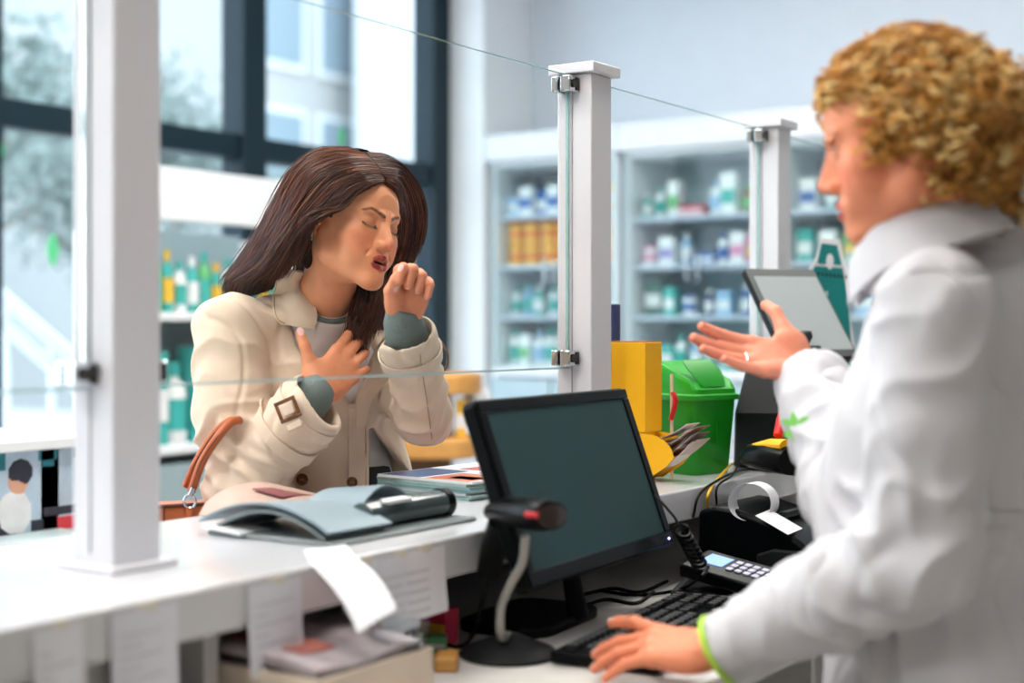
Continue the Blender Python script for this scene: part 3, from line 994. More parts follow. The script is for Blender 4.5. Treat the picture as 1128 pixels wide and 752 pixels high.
W_, H_ = .47, .266
b = MB().prism(rrect(W_, H_, .012), -.022, 0, MM)
b.build('housing', m_blk, mo, bevel=.003)
b = MB()   # raised bezel ring
for lo, hi in (((-W_ / 2 + .003, H_ / 2 - .019, 0), (W_ / 2 - .003, H_ / 2 - .003, .004)), ((-W_ / 2 + .003, -H_ / 2 + .003, 0), (W_ / 2 - .003, -H_ / 2 + .024, .004)),
               ((-W_ / 2 + .003, -H_ / 2 + .024, 0), (-W_ / 2 + .022, H_ / 2 - .019, .004)), ((W_ / 2 - .022, -H_ / 2 + .024, 0), (W_ / 2 - .003, H_ / 2 - .019, .004))):
    b.box(lo, hi, MM)
b.build('bezel', m_blk, mo, bevel=.0015)
MB().box((-W_ / 2 + .022, -H_ / 2 + .024, 0), (W_ / 2 - .022, H_ / 2 - .019, .0012), MM).build('screen', m_scr, mo, smooth=False)
MB().ball((W_ / 2 - .02, -H_ / 2 + .012, .0045), .002, MM).build('power_light', mat('led', (150, 150, 255), .4, emit=(150, 150, 255), estr=6), mo)
MB().box((-.12, -.09, -.045), (.12, .09, -.022), MM, taper=None).build('rear_housing', m_blkm, mo, bevel=.008)
MB().tube([Cm - nn * .035 - u0 * .06, (1.82, 1.128, .96), (1.83, 1.118, .885)], [.022, .02, .026], 10, flat=.45, up=(0, 1, 0)).build('stand_neck', m_blk, mo)
MB().prism(rrect(.22, .15, .04), 0, .016, frame((1.80, 1.185, DZ), (1, .1, 0), z=(0, 0, 1))).build('stand_base', m_blk, mo, bevel=.004)

# ------------------------------------------------------------------ keyboard
K0 = on_z(605, 711, .90); K1 = on_z(741, 648, .90); kx = (K1 - K0); kx[2] = 0; KL = float(np.linalg.norm(kx)); kx /= KL
ky = np.array([kx[1], -kx[0], 0])               # towards the user
KM = frame((K0[0], K0[1], DZ), kx, z=(0, 0, 1)) # y points away from the user
kb = thing('keyboard', 'black full size keyboard below the monitor under the left hand of the seller', 'keyboard', (K0[0], K0[1], DZ))
KD = .155
MB().prism([(0, -KD), (KL, -KD), (KL, 0), (0, 0)], .002, .018, KM).build('case', m_blk, kb, bevel=.004)
m_key = mat('key_black', (20, 23, 26), .4, vary=.1)
m_keyl = mat('key_legend', (120, 126, 130), .5)
rows = 6
nk = 0
keys = MB(); legends = []
for r in range(rows):
    yy = -.016 - r * .0225 - (.006 if r > 0 else 0)
    x = .012
    groups = [15, 3, 4]
    for gi, g in enumerate(groups):
        for k in range(g):
            if gi == 1 and r in (3,): x += .0188; continue
            if gi == 1 and r == 4 and k != 1: x += .0188; continue
            w = .0165
            if gi == 0 and r == 5 and 3 < k < 9:
                if k != 4: x += .0188; continue
                w = .0165 + 4 * .0188
            kk = MB().box((x, yy - .0165, .018), (x + w, yy, .0262), KM, taper=.86)
            if nk < 98:
                o = kk.build('key', m_key, kb, bevel=.001, seg=1)
                nk += 1
                lg = MB().box((x + .004, yy - .008, .0262), (x + .0075, yy - .004, .02625), KM)
                lg.build('key_mark', m_keyl, o, smooth=False)
            else:
                tmp = kk.bm; me_ = bpy.data.meshes.new('t'); tmp.to_mesh(me_); tmp.free(); keys.bm.from_mesh(me_); bpy.data.meshes.remove(me_)
            x += .0188
        x += .009
o = keys.build('keys', m_key, kb, bevel=.001, seg=1); o['kind'] = 'stuff'

# ------------------------------------------------------------------ barcode scanner on a gooseneck stand (left)
S0 = on_z(560, 722, DZ)
sc = thing('barcode_scanner', 'black handheld barcode scanner cradled on a bent grey gooseneck stand', 'scanner', (S0[0], S0[1], DZ))
MB().lathe([(.066, 0), (.068, .004), (.062, .010), (.040, .019), (.022, .027), (.014, .031)], 40, Matrix.Translation((S0[0], S0[1], DZ))).build('stand_base', m_blkm, sc)
g = [at(552, 700, 1.90), at(552, 670, 1.90), at(562, 645, 1.89), at(575, 620, 1.88), at(579, 590, 1.87)]
g = spline([(S0[0], S0[1], DZ + .028)] + g, 26)
m_goose = mat('gooseneck_grey', (160, 160, 154), .35, .6, bump=.4, bscale=250)
MB().tube(g, .0062, 12).build('gooseneck', m_goose, sc)
hd = [at(547, 563, 1.93), at(560, 562, 1.90), at(580, 565, 1.86), at(596, 567, 1.82), at(606, 568, 1.80)]
MB().tube(hd, [.020, .026, .030, .031, .026], 22, flat=.72, up=(0, 0, 1)).build('head', m_blk, sc)
e = hd[-1] + (hd[-1] - hd[-2]) * .05
ax_ = (hd[-1] - hd[0]) / np.linalg.norm(hd[-1] - hd[0])
MB().tube([e, e + ax_ * .003], .023, 22, flat=.66, up=(0, 0, 1)).build('scan_window', mat('scan_glass', (30, 12, 14), .08, spec=.8), sc)
MR = frame(at(589, 570, 1.79), -FW, y=(0, 0, 1))
rl = at(586, 567, 1.793)
MB().box((rl[0] - .004, rl[1] - .010, rl[2] - .004), (rl[0] + .004, rl[1] + .010, rl[2] + .004)).build('red_label', mat('scanner_red', (200, 40, 48), .4), sc, bevel=.002)
MB().tube([at(556, 575, 1.92), at(545, 600, 1.95), at(538, 632, 1.97)], [.024, .019, .017], 14, flat=.8).build('handle', m_blkm, sc)
MB().tube(spline([at(538, 636, 1.97), at(530, 668, 1.98), at(520, 700, 1.98), on_z(505, 712, DZ + .004), on_z(480, 705, DZ + .004)], 24), .003, 8).build('cable', m_blkm, sc)

# ------------------------------------------------------------------ receipt printer, card terminal
m_pap = mat('receipt_paper', (226, 228, 234), .7)
m_prt = mat('ink_grey', (196, 199, 208), .7)
pr = thing('receipt_printer', 'black curved top receipt printer with a curled paper strip below the green bin', 'printer', (2.33, 1.03, DZ))
prof = [(.90, DZ), (1.13, DZ), (1.13, 1.0), (1.10, 1.012), (1.06, 1.008), (1.02, .998), (.98, .984), (.94, .962), (.912, .938), (.90, .918)]
MP = frame((2.25, 0, 0), (0, 1, 0), y=(0, 0, 1))
MB().prism(prof, 0, .2, MP).build('housing', m_blk, pr, bevel=.008, seg=3)
MB().box((2.30, .985, .995), (2.42, .998, 1.003)).build('paper_slot', m_dark, pr)
lc = at(829, 553, 2.46)
pts = []
for k in range(30):
    a = math.radians(-62 - k * 11.2)
    r_ = .046 - .0003 * k
    pts.append((lc[0] - .02, lc[1] + math.cos(a) * r_ * -1.0 * 1.0, lc[2] + math.sin(a) * r_))
def loopf(u, v):
    a = math.radians(-48 + u * 335); r_ = .040 - .008 * u
    p = np.array(lc) + RT * (math.cos(a) * r_) + UP * (math.sin(a) * r_ * .92) + FW * (v - .5) * .03 + RT * (v - .5) * .020
    return p
strip = MB().sheet(loopf, 40, 3, .0004)
strip.build('paper_strip', m_pap, pr)
MB().sheet(lambda u, v: at(832 + 36 * u + 16 * v, 573 + 21 * u - 7 * v, 2.40 + .06 * v - .02 * u) + UP * .008, 6, 4, .0005).build('paper_label', m_pap, pr)
MB().prism([(-.06, 0), (.06, 0), (.06, .05), (.03, .062), (-.03, .062), (-.06, .05)], 0, .012, frame((2.24, .955, DZ + .01), (0, 1, 0), y=(0, 0, 1))).build('front_flap', m_blkm, pr, bevel=.004)

T0 = at(775, 612, 2.36)
T1 = at(874, 640, 2.24)
tx = (T1 - T0); TLn = float(np.linalg.norm(tx)); tx /= TLn
TM = frame(T0, tx, z=(-.25, -.15, 1))
ct = thing('card_terminal', 'black card payment terminal with lit blue display and coloured keys', 'card terminal', (T0[0], T0[1], DZ))
MB().box((-.012, -.052, -.022), (TLn + .01, .030, 0), TM).build('body', m_blk, ct, bevel=.005)
MB().box((.008, -.022, 0), (.052, .014, .0012), TM).build('display', mat('lcd_blue', (120, 160, 236), .4, emit=(110, 150, 235), estr=.55), ct, smooth=False)
m_tk = mat('terminal_key', (190, 192, 214), .5)
for i in range(5):
    for j in range(3):
        x_ = .062 + i * .0165
        if x_ > TLn - .02: continue
        MB().box((x_, -.026 + j * .014, 0), (x_ + .012, -.016 + j * .014, .003), TM).build('key', m_tk, ct, bevel=.001, seg=1)
for j, cc in enumerate(((226, 64, 50), (250, 200, 50), (40, 160, 90))):
    MB().box((TLn - .014, -.026 + j * .014, 0), (TLn - .002, -.016 + j * .014, .003), TM).build('key', mat('term_key_%s' % ['red', 'yellow', 'green'][j], cc, .5), ct, bevel=.001, seg=1)['label'] = ['red', 'yellow', 'green'][j] + ' key'
d = on_z(800, 650, .90)
tr_ = thing('cash_tray', 'flat dark grey tray behind the keyboard in front of the card terminal', 'tray', (d[0], d[1], DZ))
q = [on_z(738, 655, .885), on_z(765, 628, .885), on_z(850, 640, .885), on_z(822, 662, .885)]
MB().prism([(p[0], p[1]) for p in q], DZ, .892).build('body', m_gry, tr_, bevel=.004)
MB().prism([tuple((np.array([p[0], p[1]]) - [d[0], d[1]]) * .86 + [d[0], d[1]]) for p in q], .892, .8935).build('liner', m_blkm, tr_)

# ------------------------------------------------------------------ cables
def cable(pts, r, m, label, n=60, cat='cable'):
    tag(MB().tube(spline(pts, n), r, 8).build('cable', m, None), label, cat)


cable([at(722, 546, 2.24), at(735, 560, 2.26), at(746, 575, 2.28), at(751, 600, 2.26)], .0022, m_gry, 'thin grey cable hanging from the right side of the monitor')
hp = []
for k in range(220):
    t = k / 219
    p = np.array(at(750 + 22 * t, 582 + 42 * t, 2.24))
    a = t * 2 * PI * 9
    hp.append(p + RT * math.cos(a) * .011 + UP * math.sin(a) * .007 + FW * math.sin(a) * .008)
hp += list(spline([hp[-1], at(771, 636, 2.2), on_z(745, 650, DZ + .01), on_z(700, 655, DZ + .004), on_z(660, 650, DZ + .004)], 30)[1:])
tag(MB().tube(hp, .0028, 7).build('coiled_cable', m_blk), 'black coiled telephone style cable beside the receipt printer', 'cable')
cable([on_z(640, 655, DZ + .003), on_z(675, 648, DZ + .003), on_z(705, 652, DZ + .003), on_z(735, 640, DZ + .003)], .003, m_blkm, 'black cable on the desk behind the keyboard')
cable([on_z(640, 668, DZ + .003), on_z(668, 660, DZ + .003), on_z(700, 664, DZ + .003), on_z(720, 652, DZ + .003)], .003, m_blkm, 'second black cable lying close behind the keyboard edge')
zt_ = CT + .004
cable([(2.30, 1.1365, 1.0), (2.305, 1.134, 1.03), on_z(800, 517, zt_ + .006), on_z(812, 508, zt_), on_z(832, 506, zt_ + .01)], .0028, mat('yellow_cable', (232, 184, 20), .4), 'yellow cable running from under the yellow scanner over the counter edge')
cable([(2.24, 1.134, .99), (2.27, 1.134, 1.03), on_z(800, 524, zt_ + .002), on_z(825, 517, zt_), on_z(850, 519, zt_)], .0025, m_blk, 'black cable crossing the counter top below the yellow scanner')
cable([(2.33, 1.132, 1.0), (2.335, 1.133, 1.035), on_z(806, 524, zt_ + .003), on_z(815, 513, zt_), on_z(840, 511, zt_)], .0022, m_blk, 'thin black cable hanging down over the counter edge right of the printer')

# ------------------------------------------------------------------ yellow dispenser box with cards
m_yel = mat('yellow_card', (255, 190, 14), .45, vary=.03)
m_yeld = mat('yellow_card_inner', (240, 166, 14), .5)
X0, X1, Y0, Y1 = 2.30, 2.365, 1.262, 1.372
yb = thing('yellow_dispenser_box', 'tall bright yellow cardboard dispenser box between the post and green bin', 'box', (X0, Y0, CT))
ztop = 1.297
b = MB().box((X0, Y0, CT + .09), (X1, Y1, ztop - .002)).box((X0, Y0 + .012, CT), (X1, Y1, CT + .09))
b.build('box_body', m_yel, yb, bevel=.0012)
MB().box((X0 + .001, Y0 + .002, ztop - .002), (X1 - .001, Y1 - .001, ztop)).build('lid_flap', mat('card_brown', (150, 84, 30), .6), yb)
sp = [(Y0 + .012, CT + .002), (Y0 - .002, CT + .002), (Y0 - .045, CT + .03), (Y0 - .058, CT + .045)] + [(Y0 - .058 * math.cos(t) , CT + .045 + .042 * math.sin(t)) for t in np.linspace(.15, PI / 2, 8)] + [(Y0 + .012, CT + .088)]
for x in (X0, X1 - .002):
    MB().prism(sp, 0, .002, frame((x, 0, 0), (0, 1, 0), y=(0, 0, 1))).build('scoop_side', m_yel, yb)
MB().sheet(lambda u, v: ((X0 + .002) + (X1 - X0 - .004) * v, Y0 + .01 - .068 * u, CT + .003 + .045 * u ** 1.2), 8, 2, .0015).build('scoop_floor', m_yeld, yb)
m_cardp = [mat('leaflet_%d' % i, c_, .6) for i, c_ in enumerate(((232, 222, 214), (206, 186, 178), (176, 136, 128), (216, 208, 210), (120, 100, 108)))]
for k in range(9):
    f = k / 8
    o = thing('leaflet', 'card leaflet sticking out of the yellow dispenser scoop', 'leaflet', (X0 + .03, Y0 - .03, CT + .05), 0, 'card leaflets in the yellow dispenser')
    def lf(u, v, f=f, k=k):
        return (X0 + .006 + (X1 - X0 - .012) * v, Y0 + .008 - (.10 + .012 * math.sin(k * 2.1)) * u, CT + .014 + .062 * f * (1 - .25 * u) + .05 * u * u * (1 - .3 * f) + .012 * u)
    MB().sheet(lf, 8, 2, .0007).build('sheet', m_cardp[k % 5], o)
nb = tag(MB().box((2.395, 1.385, CT), (2.425, 1.425, 1.368)).build('navy_carton', cm('navy'), bevel=.002), 'tall slim navy blue carton standing behind the yellow dispenser box', 'box')

# ------------------------------------------------------------------ green bin
m_grn = mat('green_plastic', (14, 142, 24), .35, spec=.5)
m_grnd = mat('green_plastic_lid', (26, 156, 30), .32)
GB = on_z(777, 512, CT); gx, gy = 2.50, 1.265
gb = thing('green_bin', 'small bright green plastic bin with swing lid beside the yellow box', 'bin', (gx, gy, CT), -.28)
hw = .062
def sqring(w, z, r=.014, n=4, d=None):
    return [(x, y, z) for x, y in rrect(w * 2, (d or w) * 2, r, n)]
def loft(rings, M=None):
    b = MB(); vs = []
    for rg_ in rings: vs.append([b.bm.verts.new(p) for p in rg_])
    n = len(vs[0])
    for i in range(len(vs) - 1):
        for k in range(n): b.bm.faces.new((vs[i][k], vs[i][(k + 1) % n], vs[i + 1][(k + 1) % n], vs[i + 1][k]))
    b.bm.faces.new(vs[0][::-1]); b.bm.faces.new(vs[-1])
    if M is not None: b._xf([v for q in vs for v in q], M)
    return b
GM = Matrix.Translation((gx, gy, CT)) @ Matrix.Rotation(-.28, 4, 'Z')
loft([sqring(.050, 0), sqring(.052, .004), sqring(.061, .145)], GM).build('bucket', m_grn, gb)
loft([sqring(.067, .143), sqring(.067, .153), sqring(.062, .155), sqring(.061, .165)], GM).build('rim', m_grnd, gb, bevel=.001)
# hood: high at the back-left, sloping to the right (local -y)
def hood(w, z0, z1):
    out = []
    for x, y in rrect(w * 2, w * 2, .014, 4):
        t = (y + w) / (2 * w)
        out.append((x, y, z0 + (z1 - z0) * min(1, (t * 1.65)) ** .7))
    return out
hs = []
for f in np.linspace(0, 1, 9):
    w = .061 - .006 * f * f
    hs.append([(x, y, .160 + .057 * math.sin(f * PI / 2) * min(1, max(.02, 2.3 * (y + w) / (2 * w))) ** .7) for x, y in rrect(w * 2, w * 2, .014, 4)])
g_ = loft(hs, GM); 
g_.build('hood', m_grnd, gb)
def flapf(u, v):
    yy = -.053 + .052 * u; xx = (v - .5) * .088 * (1 - .25 * (2 * u - 1) ** 2)
    t = (yy + .055) / .11
    return GM @ Vector((xx, yy, .160 + .057 * min(1, max(.02, 2.3 * t)) ** .7 + .0022))
MB().sheet(flapf, 10, 6, .002).build('swing_flap', m_grn, gb)
MB().box((-.001, -.0625, .06), (.001, -.0600, .115), GM).build('seam', m_grn, gb)
# red tool and stick between box and bin
rs = at(741, 440, 2.66)
rt = thing('red_handled_cutter', 'red handled tool hung between the yellow box and the green bin', 'tool', (rs[0], rs[1], CT))
MB().tube(spline([at(741, 432, 2.655), at(744, 440, 2.65), at(742, 452, 2.65), at(739, 462, 2.655)], 12), .006, 8, flat=.6).build('handle', mat('tool_red', (206, 30, 30), .4), rt)
MB().tube([at(740, 412, 2.665), (at(740, 440, 2.665)), (at(740, 440, 2.665)[0], at(740, 440, 2.665)[1], CT)], .0032, 8).build('shaft', mat('pale_wood', (222, 200, 176), .6), rt)

# ------------------------------------------------------------------ tablet screen on black stand
psi2, tau2 = math.radians(-127.1), math.radians(43.7)
n2 = np.array([math.cos(psi2), math.sin(psi2), 0]); w2 = np.array([-math.sin(psi2), math.cos(psi2), 0])
u2 = UP * math.cos(tau2) - n2 * math.sin(tau2)
C2 = np.array([2.84, 1.185, 1.356]) 
PM = frame(C2, w2, y=u2)
po = thing('tablet_terminal', 'thin grey framed tablet screen tilted back on a black stand beside the green bin', 'screen', (2.74, 1.15, CT))
WW, HH = .173, .262
MB().prism(rrect(WW, HH, .006), -.017, 0, PM).build('housing', m_blk, po, bevel=.002)
MB().prism(rrect(WW - .004, HH - .004, .005), 0, .0015, PM).build('frame', mat('tablet_grey', (72, 78, 78), .3), po)
MB().box((-WW / 2 + .014, -HH / 2 + .02, .0015), (WW / 2 - .006, HH / 2 - .026, .0022), PM).build('screen', mat('tablet_screen', (150, 158, 160), .08, spec=.9), po, smooth=False)
stp = [at(826, 392, 2.86), at(818, 420, 2.85), at(809, 455, 2.83)]
a_ = on_z(808, 516, CT)
b = MB()
def pt(px, py, d): return Vector(at(px, py, d))
rgA = [pt(826, 388, 2.87), pt(900, 380, 2.80), pt(905, 380, 2.95), pt(835, 388, 3.0)]
rgB = [pt(809, 455, 2.80), pt(893, 455, 2.72), pt(905, 450, 2.95), pt(822, 450, 3.0)]
za = lambda p, z: Vector((p[0], p[1], z))
rgC = [za(on_z(808, 514, CT), CT), za(on_z(896, 528, CT), CT), za(on_z(905, 500, CT), CT), za(on_z(820, 497, CT), CT)]
loft([rgC, rgB, rgA]).build('stand', m_blkm, po, bevel=.006)
MB().tube([C2 - u2 * .06 - (-n2) * 0 - np.cross(w2, u2) * .02, Vector((rgA[0] + rgA[1] + rgA[2] + rgA[3])) / 4], .022, 10).build('hinge', m_blk, po)

# yellow-black handheld scanner
ys = on_z(846, 512, CT + .02)
y_ = thing('yellow_handheld_scanner', 'black and yellow handheld scanner lying on the counter beside the green bin', 'scanner', (ys[0], ys[1], CT))
yx = -RT
MB().tube([at(820, 505, 2.66), at(830, 502, 2.64), at(850, 503, 2.60), at(872, 508, 2.55)], [.014, .027, .032, .030], 18, flat=.85).build('body', m_blk, y_)
MB().tube([at(832, 492, 2.635), at(850, 490, 2.60), at(868, 491, 2.56)], [.012, .020, .020], 14, flat=.6, up=(0, 0, 1)).build('top_shell', mat('scanner_yellow', (246, 180, 20), .4), y_)
MB().tube([at(857, 480, 2.6), at(861, 462, 2.62), at(864, 450, 2.62)], [.009, .010, .006], 10).build('trigger', mat('tool_red', (206, 30, 30), .4), y_)

# teal die-cut display
m_teal = mat('teal_card', (8, 124, 124), .5)
tp = at(912, 380, 3.25)
td = thing('teal_counter_display', 'teal die cut cardboard display with white border behind the tablet screen', 'display card', (tp[0], tp[1], CT))
s_ = 3.25 / FPX
def tpoly(pts): return [((x - 912) * s_, (HOR - y) * s_ + CAMZ - CT) for x, y in pts]
TDM = frame((tp[0], tp[1], CT), RT, y=(0, 0, 1))
outl = [(905, 262), (926, 264), (931, 290), (938, 300), (934, 330), (960, 500), (884, 500), (884, 330), (890, 299), (899, 284)]
MB().prism(tpoly(outl), -.006, 0, TDM).build('card', m_pap, td, bevel=.001)
MB().prism(tpoly([(905, 268), (922, 270), (927, 292), (900, 290)]), 0, .0015, TDM).prism(tpoly([(898, 293), (928, 295), (934, 330), (945, 480), (890, 480), (890, 330), (893, 301)]), 0, .0015, TDM).build('teal_print', m_teal, td, smooth=False)
MB().lathe([(.0085, 0), (.0085, .001)], 20, TDM @ Matrix.Translation((tpoly([(914, 288)])[0][0], tpoly([(914, 288)])[0][1], .0015)) @ Matrix.Diagonal((1, 2.1, 1, 1))).build('oval_mark', m_pap, td)
b = MB()
for k in range(9):
    x_, y_2 = tpoly([(896 + 4.4 * k, 301 + .5 * k)])[0]
    b.box((x_, y_2 - .004, .0015), (x_ + .0045, y_2 + .004, .0024), TDM)
b.build('notch_row', m_dark, td, smooth=False)
x_, y_2 = tpoly([(907, 325)])[0]
MB().box((x_, y_2 - .009, .0015), (x_ + .003, y_2 + .009, .0024), TDM).box((x_ + .006, y_2 - .009, .0015), (x_ + .009, y_2 + .009, .0024), TDM).box((x_, y_2 - .001, .0015), (x_ + .009, y_2 + .001, .0024), TDM).build('white_mark', m_pap, td, smooth=False)

# ------------------------------------------------------------------ stack of magazines on the far edge
m_mag = [mat('mag_%d' % i, c_, .35, vary=.35, vscale=14) for i, c_ in enumerate(((150, 186, 184), (170, 196, 196), (196, 206, 206), (130, 168, 172)))]
MC = on_z(500, 532, CT)
MGX = np.array([.93, -.12])
zz = CT
names_ = ['lowest', 'second lowest', 'third', 'fourth', 'fifth', 'sixth', 'topmost']
for k in range(7):
    th = .0042
    ang = -.10 + .03 * math.sin(k * 2.3)
    o = thing('magazine', names_[k] + ' magazine of the pile beside the monitor on the counter', 'magazine', (2.03, 1.44, zz), ang)
    MB().box((-.15, -.105, 0), (.15, .105, th - .0008)).build('page_block', m_mag[k % 4] if k < 6 else m_paper, o, world=False, smooth=False)
    c_ = MB().box((-.151, -.106, th - .0008), (.151, .106, th)).build('cover', m_mag[(k + 1) % 4] if k < 6 else m_paper, o, world=False, smooth=False)
    if k == 6:
        for j, (x0, y0, x1, y1, cc) in enumerate(((-.15, -.1, -.05, .0, (226, 120, 70)), (-.15, .01, -.02, .1, (70, 90, 150)), (-.04, -.1, .03, -.02, (120, 170, 210)), (.0, .0, .14, .05, (206, 70, 60)), (-.13, -.09, -.09, -.03, (250, 240, 230)), (.04, -.09, .14, -.02, (90, 150, 200)))):
            MB().box((x0, y0, th), (x1, y1, th + .0003)).build('printed_panel', mat('mag_print_%d' % j, cc, .35, vary=.2, vscale=30), c_, world=False, smooth=False)
    zz += th + .0004

# ------------------------------------------------------------------ open ring binder in front (blurred)
m_bind = mat('binder_blue_grey', (130, 150, 160), .45)
m_bind2 = mat('binder_grey', (112, 122, 124), .35)
m_clear = mat('clear_tube', (70, 82, 84), .12, spec=.8)
bx0, bx1, by0, by1 = 1.375, 1.69, 1.205, 1.435
bi = thing('open_binder', 'open blue grey ring binder with arched pages on the white counter', 'binder', ((bx0 + bx1) / 2, (by0 + by1) / 2, CT))
MB().box((bx0, by0, CT), (bx1, by1, CT + .006)).build('cover_board', m_bind2, bi, bevel=.003)
def arch(u, v):
    y = by0 + .012 + (by1 - by0 - .0) * v * 1.02
    return (bx0 + .002 + .13 * u, y, CT + .012 + .036 * math.sin(PI * min(1, v * .95 + .03)) ** .8 * (1 - .25 * u))
MB().sheet(arch, 6, 18, .003).build('arched_page', m_bind, bi)
MB().sheet(lambda u, v: (bx0 + .004 + .12 * u, by0 + .02 + (by1 - by0 - .03) * v, CT + .008 + .030 * math.sin(PI * v) ** .9 * (1 - .2 * u)), 6, 16, .004).build('page_block', m_bind2, bi)
MB().sheet(lambda u, v: (bx0 - .012 + .06 * u, by1 - .075 + .07 * v, CT + .006 + .006 * v), 2, 2, .003).build('loose_page', m_paper, bi)
MB().tube(spline([(bx0 + .12, by0 + .055, CT + .022), (bx0 + .2, by0 + .055, CT + .024), (bx1 - .02, by0 + .055, CT + .024)], 8), .021, 20, flat=.95, up=(0, 0, 1)).build('rolled_sleeve', m_clear, bi)
MB().tube([(bx1 - .021, by0 + .055, CT + .024), (bx1 - .006, by0 + .055, CT + .024)], .022, 20).build('end_cap', m_blk, bi)
MB().box((bx0 + .15, by0 + .030, CT + .0385), (bx0 + .20, by0 + .048, CT + .0445)).build('label_strip', m_paper, bi, bevel=.002)
MB().sheet(lambda u, v: (bx0 + .2 + .13 * u, by0 + .13 + .11 * v, CT + .008 + .04 * math.sin(PI * u) ** .7 * (1 - .3 * v)), 14, 3, .003).build('curled_page', m_bind, bi)
# open magazine behind the binder
om = thing('open_magazine', 'open magazine with a flesh toned photo lying behind the binder', 'magazine', (1.60, 1.5, CT))
MB().sheet(lambda u, v: (1.49 + .21 * u, 1.45 + .12 * v, CT + .003 + .020 * math.sin(PI * u) ** .5 + .018 * v * math.sin(PI * u) ** .5), 16, 4, .003).build('pages', mat('mag_flesh', (190, 160, 146), .5, vary=.3, vscale=9), om)
MB().sheet(lambda u, v: (1.56 + .09 * u, 1.47 + .06 * v, CT + .0060 + .0200 * math.sin(PI * (.533 + .3 * u)) ** .5 + .018 * (.2 + .48 * v) * math.sin(PI * (.533 + .3 * u)) ** .5), 8, 4, .0012).build('dark_picture', mat('mag_plum', (120, 60, 66), .5), om)
MB().sheet(lambda u, v: (1.64 + .055 * u, 1.45 + .09 * v, CT + .0062 + .0200 * math.sin(PI * (.8 + .183 * u)) ** .5 + .018 * (.04 + .72 * v) * math.sin(PI * (.8 + .183 * u)) ** .5), 8, 4, .0012).build('lilac_picture', mat('mag_lilac', (196, 170, 206), .5), om)

# ------------------------------------------------------------------ papers hanging from the counter edge
def hang(px0, px1, z1, label, tint=0, y=NY - .002, sway=.006, px0b=None):
    x0, x1 = on_y(px0, y), on_y(px1, y)
    m = m_pap if not tint else mat('note_blue', (218, 221, 230), .7)
    t = thing('paper_note', label, 'paper', ((x0 + x1) / 2, y, z1))
    MB().sheet(lambda u, v: (x0 + (x1 - x0) * u, y - .0015 - sway * v * v - .002 * math.sin(5 * u), CT - .008 + (z1 - CT + .008) * v), 6, 6, .0005).build('sheet', m, t)
    b = MB()
    nl = int((CT - z1) / .012)
    for k in range(2, nl):
        w = .55 + .3 * math.sin(k * 3.1 + px0)
        b.sheet(lambda u, v, k=k, w=w: (x0 + (x1 - x0) * (.1 + w * u * .9), y - .0022 - sway * ((k + v * .25) / nl) ** 2 - .002 * math.sin(5 * (.1 + w * u * .9)), CT - .008 + (z1 - CT + .008) * (k + .25 * v) / nl), 3, 1, .0002)
    b.build('writing', m_prt, t)
    MB().box((x0 + (x1 - x0) * .35, y - .003, CT - .012), (x0 + (x1 - x0) * .65, y - .0022, CT - .002)).build('tape', mat('tape', (216, 212, 196), .4), t, smooth=False)


hang(36, 92, .90, 'blurred note hanging from the counter edge nearest the left frame edge')
hang(122, 196, .86, 'wide blurred note hanging on the cabinet below the thick white post', 1)
hang(272, 332, .93, 'note hanging from the counter edge left of the drooping receipt', 1)
hang(386, 420, .965, 'narrow note hanging right behind the drooping receipt')
hang(415, 462, .935, 'square note hanging in front of other notes left of the scanner', 1, NY - .004)
hang(440, 490, .945, 'rightmost note hanging from the counter edge next to the scanner')
# receipt drooping over the edge
def rc(u, v):
    a = at(332 + 47 * v, 604 - 6 * v, 1.77 + .05 * v)
    if u < .3:
        p0_ = on_z(335 + 46 * v, 606 - 6 * v, CT + .0018); p1_ = np.array([on_y(343 + 47 * v, NY - .004), NY - .004, CT + .0022])
        return p0_ + (p1_ - p0_) * (u / .3)
    p1_ = np.array([on_y(343 + 47 * v, NY - .004), NY - .004, CT + .0022])
    p2_ = at(394 + 43 * v, 697 - 27 * v, 1.585 + .07 * v)
    t = (u - .3) / .7
    return p1_ + (p2_ - p1_) * t + np.array([0, -.007, .004]) * math.sin(PI * t)
tag(MB().sheet(rc, 24, 5, .0005).build('receipt_slip', m_pap), 'long white receipt slip drooping over the counter edge', 'receipt')

